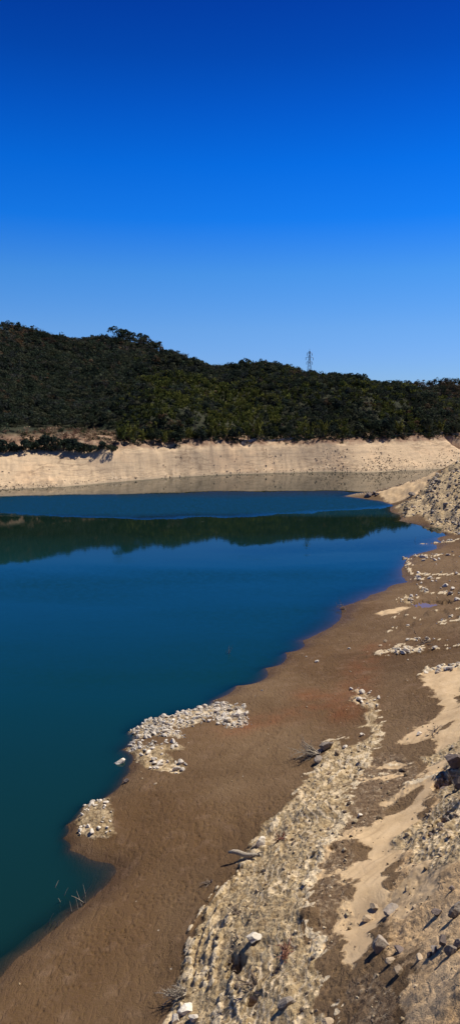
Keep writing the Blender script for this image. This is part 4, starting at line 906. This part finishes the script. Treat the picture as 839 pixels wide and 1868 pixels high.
# trees standing out on the skyline
AZC = np.radians(np.linspace(-18, 18, 400)); RC = np.linspace(330, 640, 220)
cx_, cy_ = np.meshgrid(AZC, RC, indexing='ij'); crest_z = ground_z(cy_ * np.sin(cx_), cy_ * np.cos(cx_)); crest_i = np.argmax((crest_z - H) / cy_, 1)
def crest(px):
    a = math.atan((px - CX) / FPX * .99); i = int(np.clip(np.searchsorted(AZC, a), 0, 399)); r = RC[crest_i[i]]; return r * math.sin(a), r * math.cos(a)
sky_trees = [(14,4.5),(40,4),(66,5),(86,4),(104,4),(128,4.5),(150,4),(172,5),(190,4),(221,8.5),(240,6),(262,6.5),(285,5),(306,5),(322,4.5),(340,6),(362,4),(384,4),(409,6),(428,5),(446,6),(468,4.5),(492,5),(520,4),(542,4.5),(578,4.5),(603,6.5),(616,6.5),(632,6),(645,7),(658,7),(676,4.5)]
ne = nb = 0
for px, s in sky_trees:
    s = s * float(np.interp(px, [200, 450], [.9, .62]))
    x, y = crest(px)
    if px == 221: put_tree('evergreen_tree', x, y, s, .85, rnd, 'largest round dark tree standing out on the hilltop skyline', 'tree', 'trees on the skyline')
    elif px in (172, 340, 492, 676): put_tree('bare_tree', x, y, s, 1.1, rnd, f'leafless tree on the skyline of the hill, {ORD[nb]} leafless one from the left', 'tree', 'leafless trees on the skyline'); nb += 1
    else: put_tree('evergreen_tree', x, y, s, .95, rnd, f'dark evergreen on the hill skyline, {ORD[ne]} from the left not counting the largest', 'tree', 'trees on the skyline'); ne += 1
for k, v in PROTO.items():
    for p in v:
        if p.name not in USED:
            for c in list(p.children): bpy.data.objects.remove(c)
            bpy.data.objects.remove(p)

# ------------------------------------------------------------------ power pylon on the ridge
def pylon():
    x, y = crest(563); z = float(ground_z(x, y)); hgt = (px_of(x, y, z)[1] - 640) * math.hypot(x, y) / FPX * .985; t = empty('power_pylon', (x, y, z - .5), .2)
    Vs, Fs = [], []
    def bar(a, b, r=.1): tube(Vs, Fs, [a, b], [r, r], 4)
    def half(h): return np.interp(h / hgt, [0, .6, 1], [1.6, .5, .25])
    L = np.linspace(0, hgt, 10)
    for i in range(9):
        a, b = half(L[i]), half(L[i + 1])
        for sx, sy in ((1, 1), (1, -1), (-1, -1), (-1, 1)): bar((sx * a, sy * a, L[i]), (sx * b, sy * b, L[i + 1]), .065)
        for s in (1, -1): bar((s * a, a, L[i]), (s * b, -b, L[i + 1]), .045); bar((a, s * a, L[i]), (-b, s * b, L[i + 1]), .045); bar((-a, s * a, L[i]), (b, s * b, L[i + 1]), .045)
    bar((0, 0, hgt), (0, 0, hgt + 1.2), .08); link('lattice_mast', pymesh('lattice_mast', Vs, Fs, M_STEEL), t)
    for h, w in ((.93, 1.3), (.78, 1.9), (.63, 1.5)):
        Vs, Fs = [], []; zz = hgt * h
        for s in (1, -1): bar((0, s * .3, zz), (w, 0, zz + .1), .07); bar((0, s * .3, zz), (-w, 0, zz + .1), .07); bar((0, s * .3, zz + 1), (s * w, 0, zz + .1), .05)
        c = link('cross_arm', pymesh('cross_arm', Vs, Fs, M_STEEL), t)
        for s in (1, -1):
            Vs, Fs = [], []; tube(Vs, Fs, [(s * w, 0, zz - 1.3 + .22 * k) for k in range(7)], [.08, .16, .08, .16, .08, .16, .06], 6); link('insulator', pymesh('insulator', Vs, Fs, M_STEEL), c)
    tag(t, 'grey lattice power pylon standing above the trees on the ridge', 'pylon')
pylon()
# the low wall of the road that runs along the foot of the hill on the right
def road_wall(p0, p1, label):
    n = 30; P = []
    for i in range(n + 1):
        px = p0 + (p1 - p0) * i / n; x, y = at(px, banktop(px) - 4.5, 150, 480); d = math.hypot(x, y); P.append((x * (d + 1) / d, y * (d + 1) / d))
    P = np.array(P); zt = ground_z(P[:, 0], P[:, 1]); zt = np.convolve(np.pad(zt, 3, 'edge'), np.ones(7) / 7, 'valid') + .9; Vs, Fs = [], []
    for (x, y), z in zip(P, zt):
        d = math.hypot(x, y); ux, uy = x / d * .2, y / d * .2; Vs += [(x - ux, y - uy, z - 2.2), (x - ux, y - uy, z), (x + ux, y + uy, z), (x + ux, y + uy, z - 2.2)]
    for i in range(n):
        for k in range(3): Fs.append((4 * i + k, 4 * i + 4 + k, 4 * i + 5 + k, 4 * i + 1 + k))
    Fs += [(0, 1, 2, 3), (4 * n + 3, 4 * n + 2, 4 * n + 1, 4 * n)]; tag(link('roadside_wall', pymesh('roadside_wall', Vs, Fs, M_CONC, False)), label, 'wall')
road_wall(700, 836, 'long low concrete wall under the trees at the right end of the far bank')
road_wall(440, 540, 'shorter pale concrete wall under the trees at the middle of the far bank')
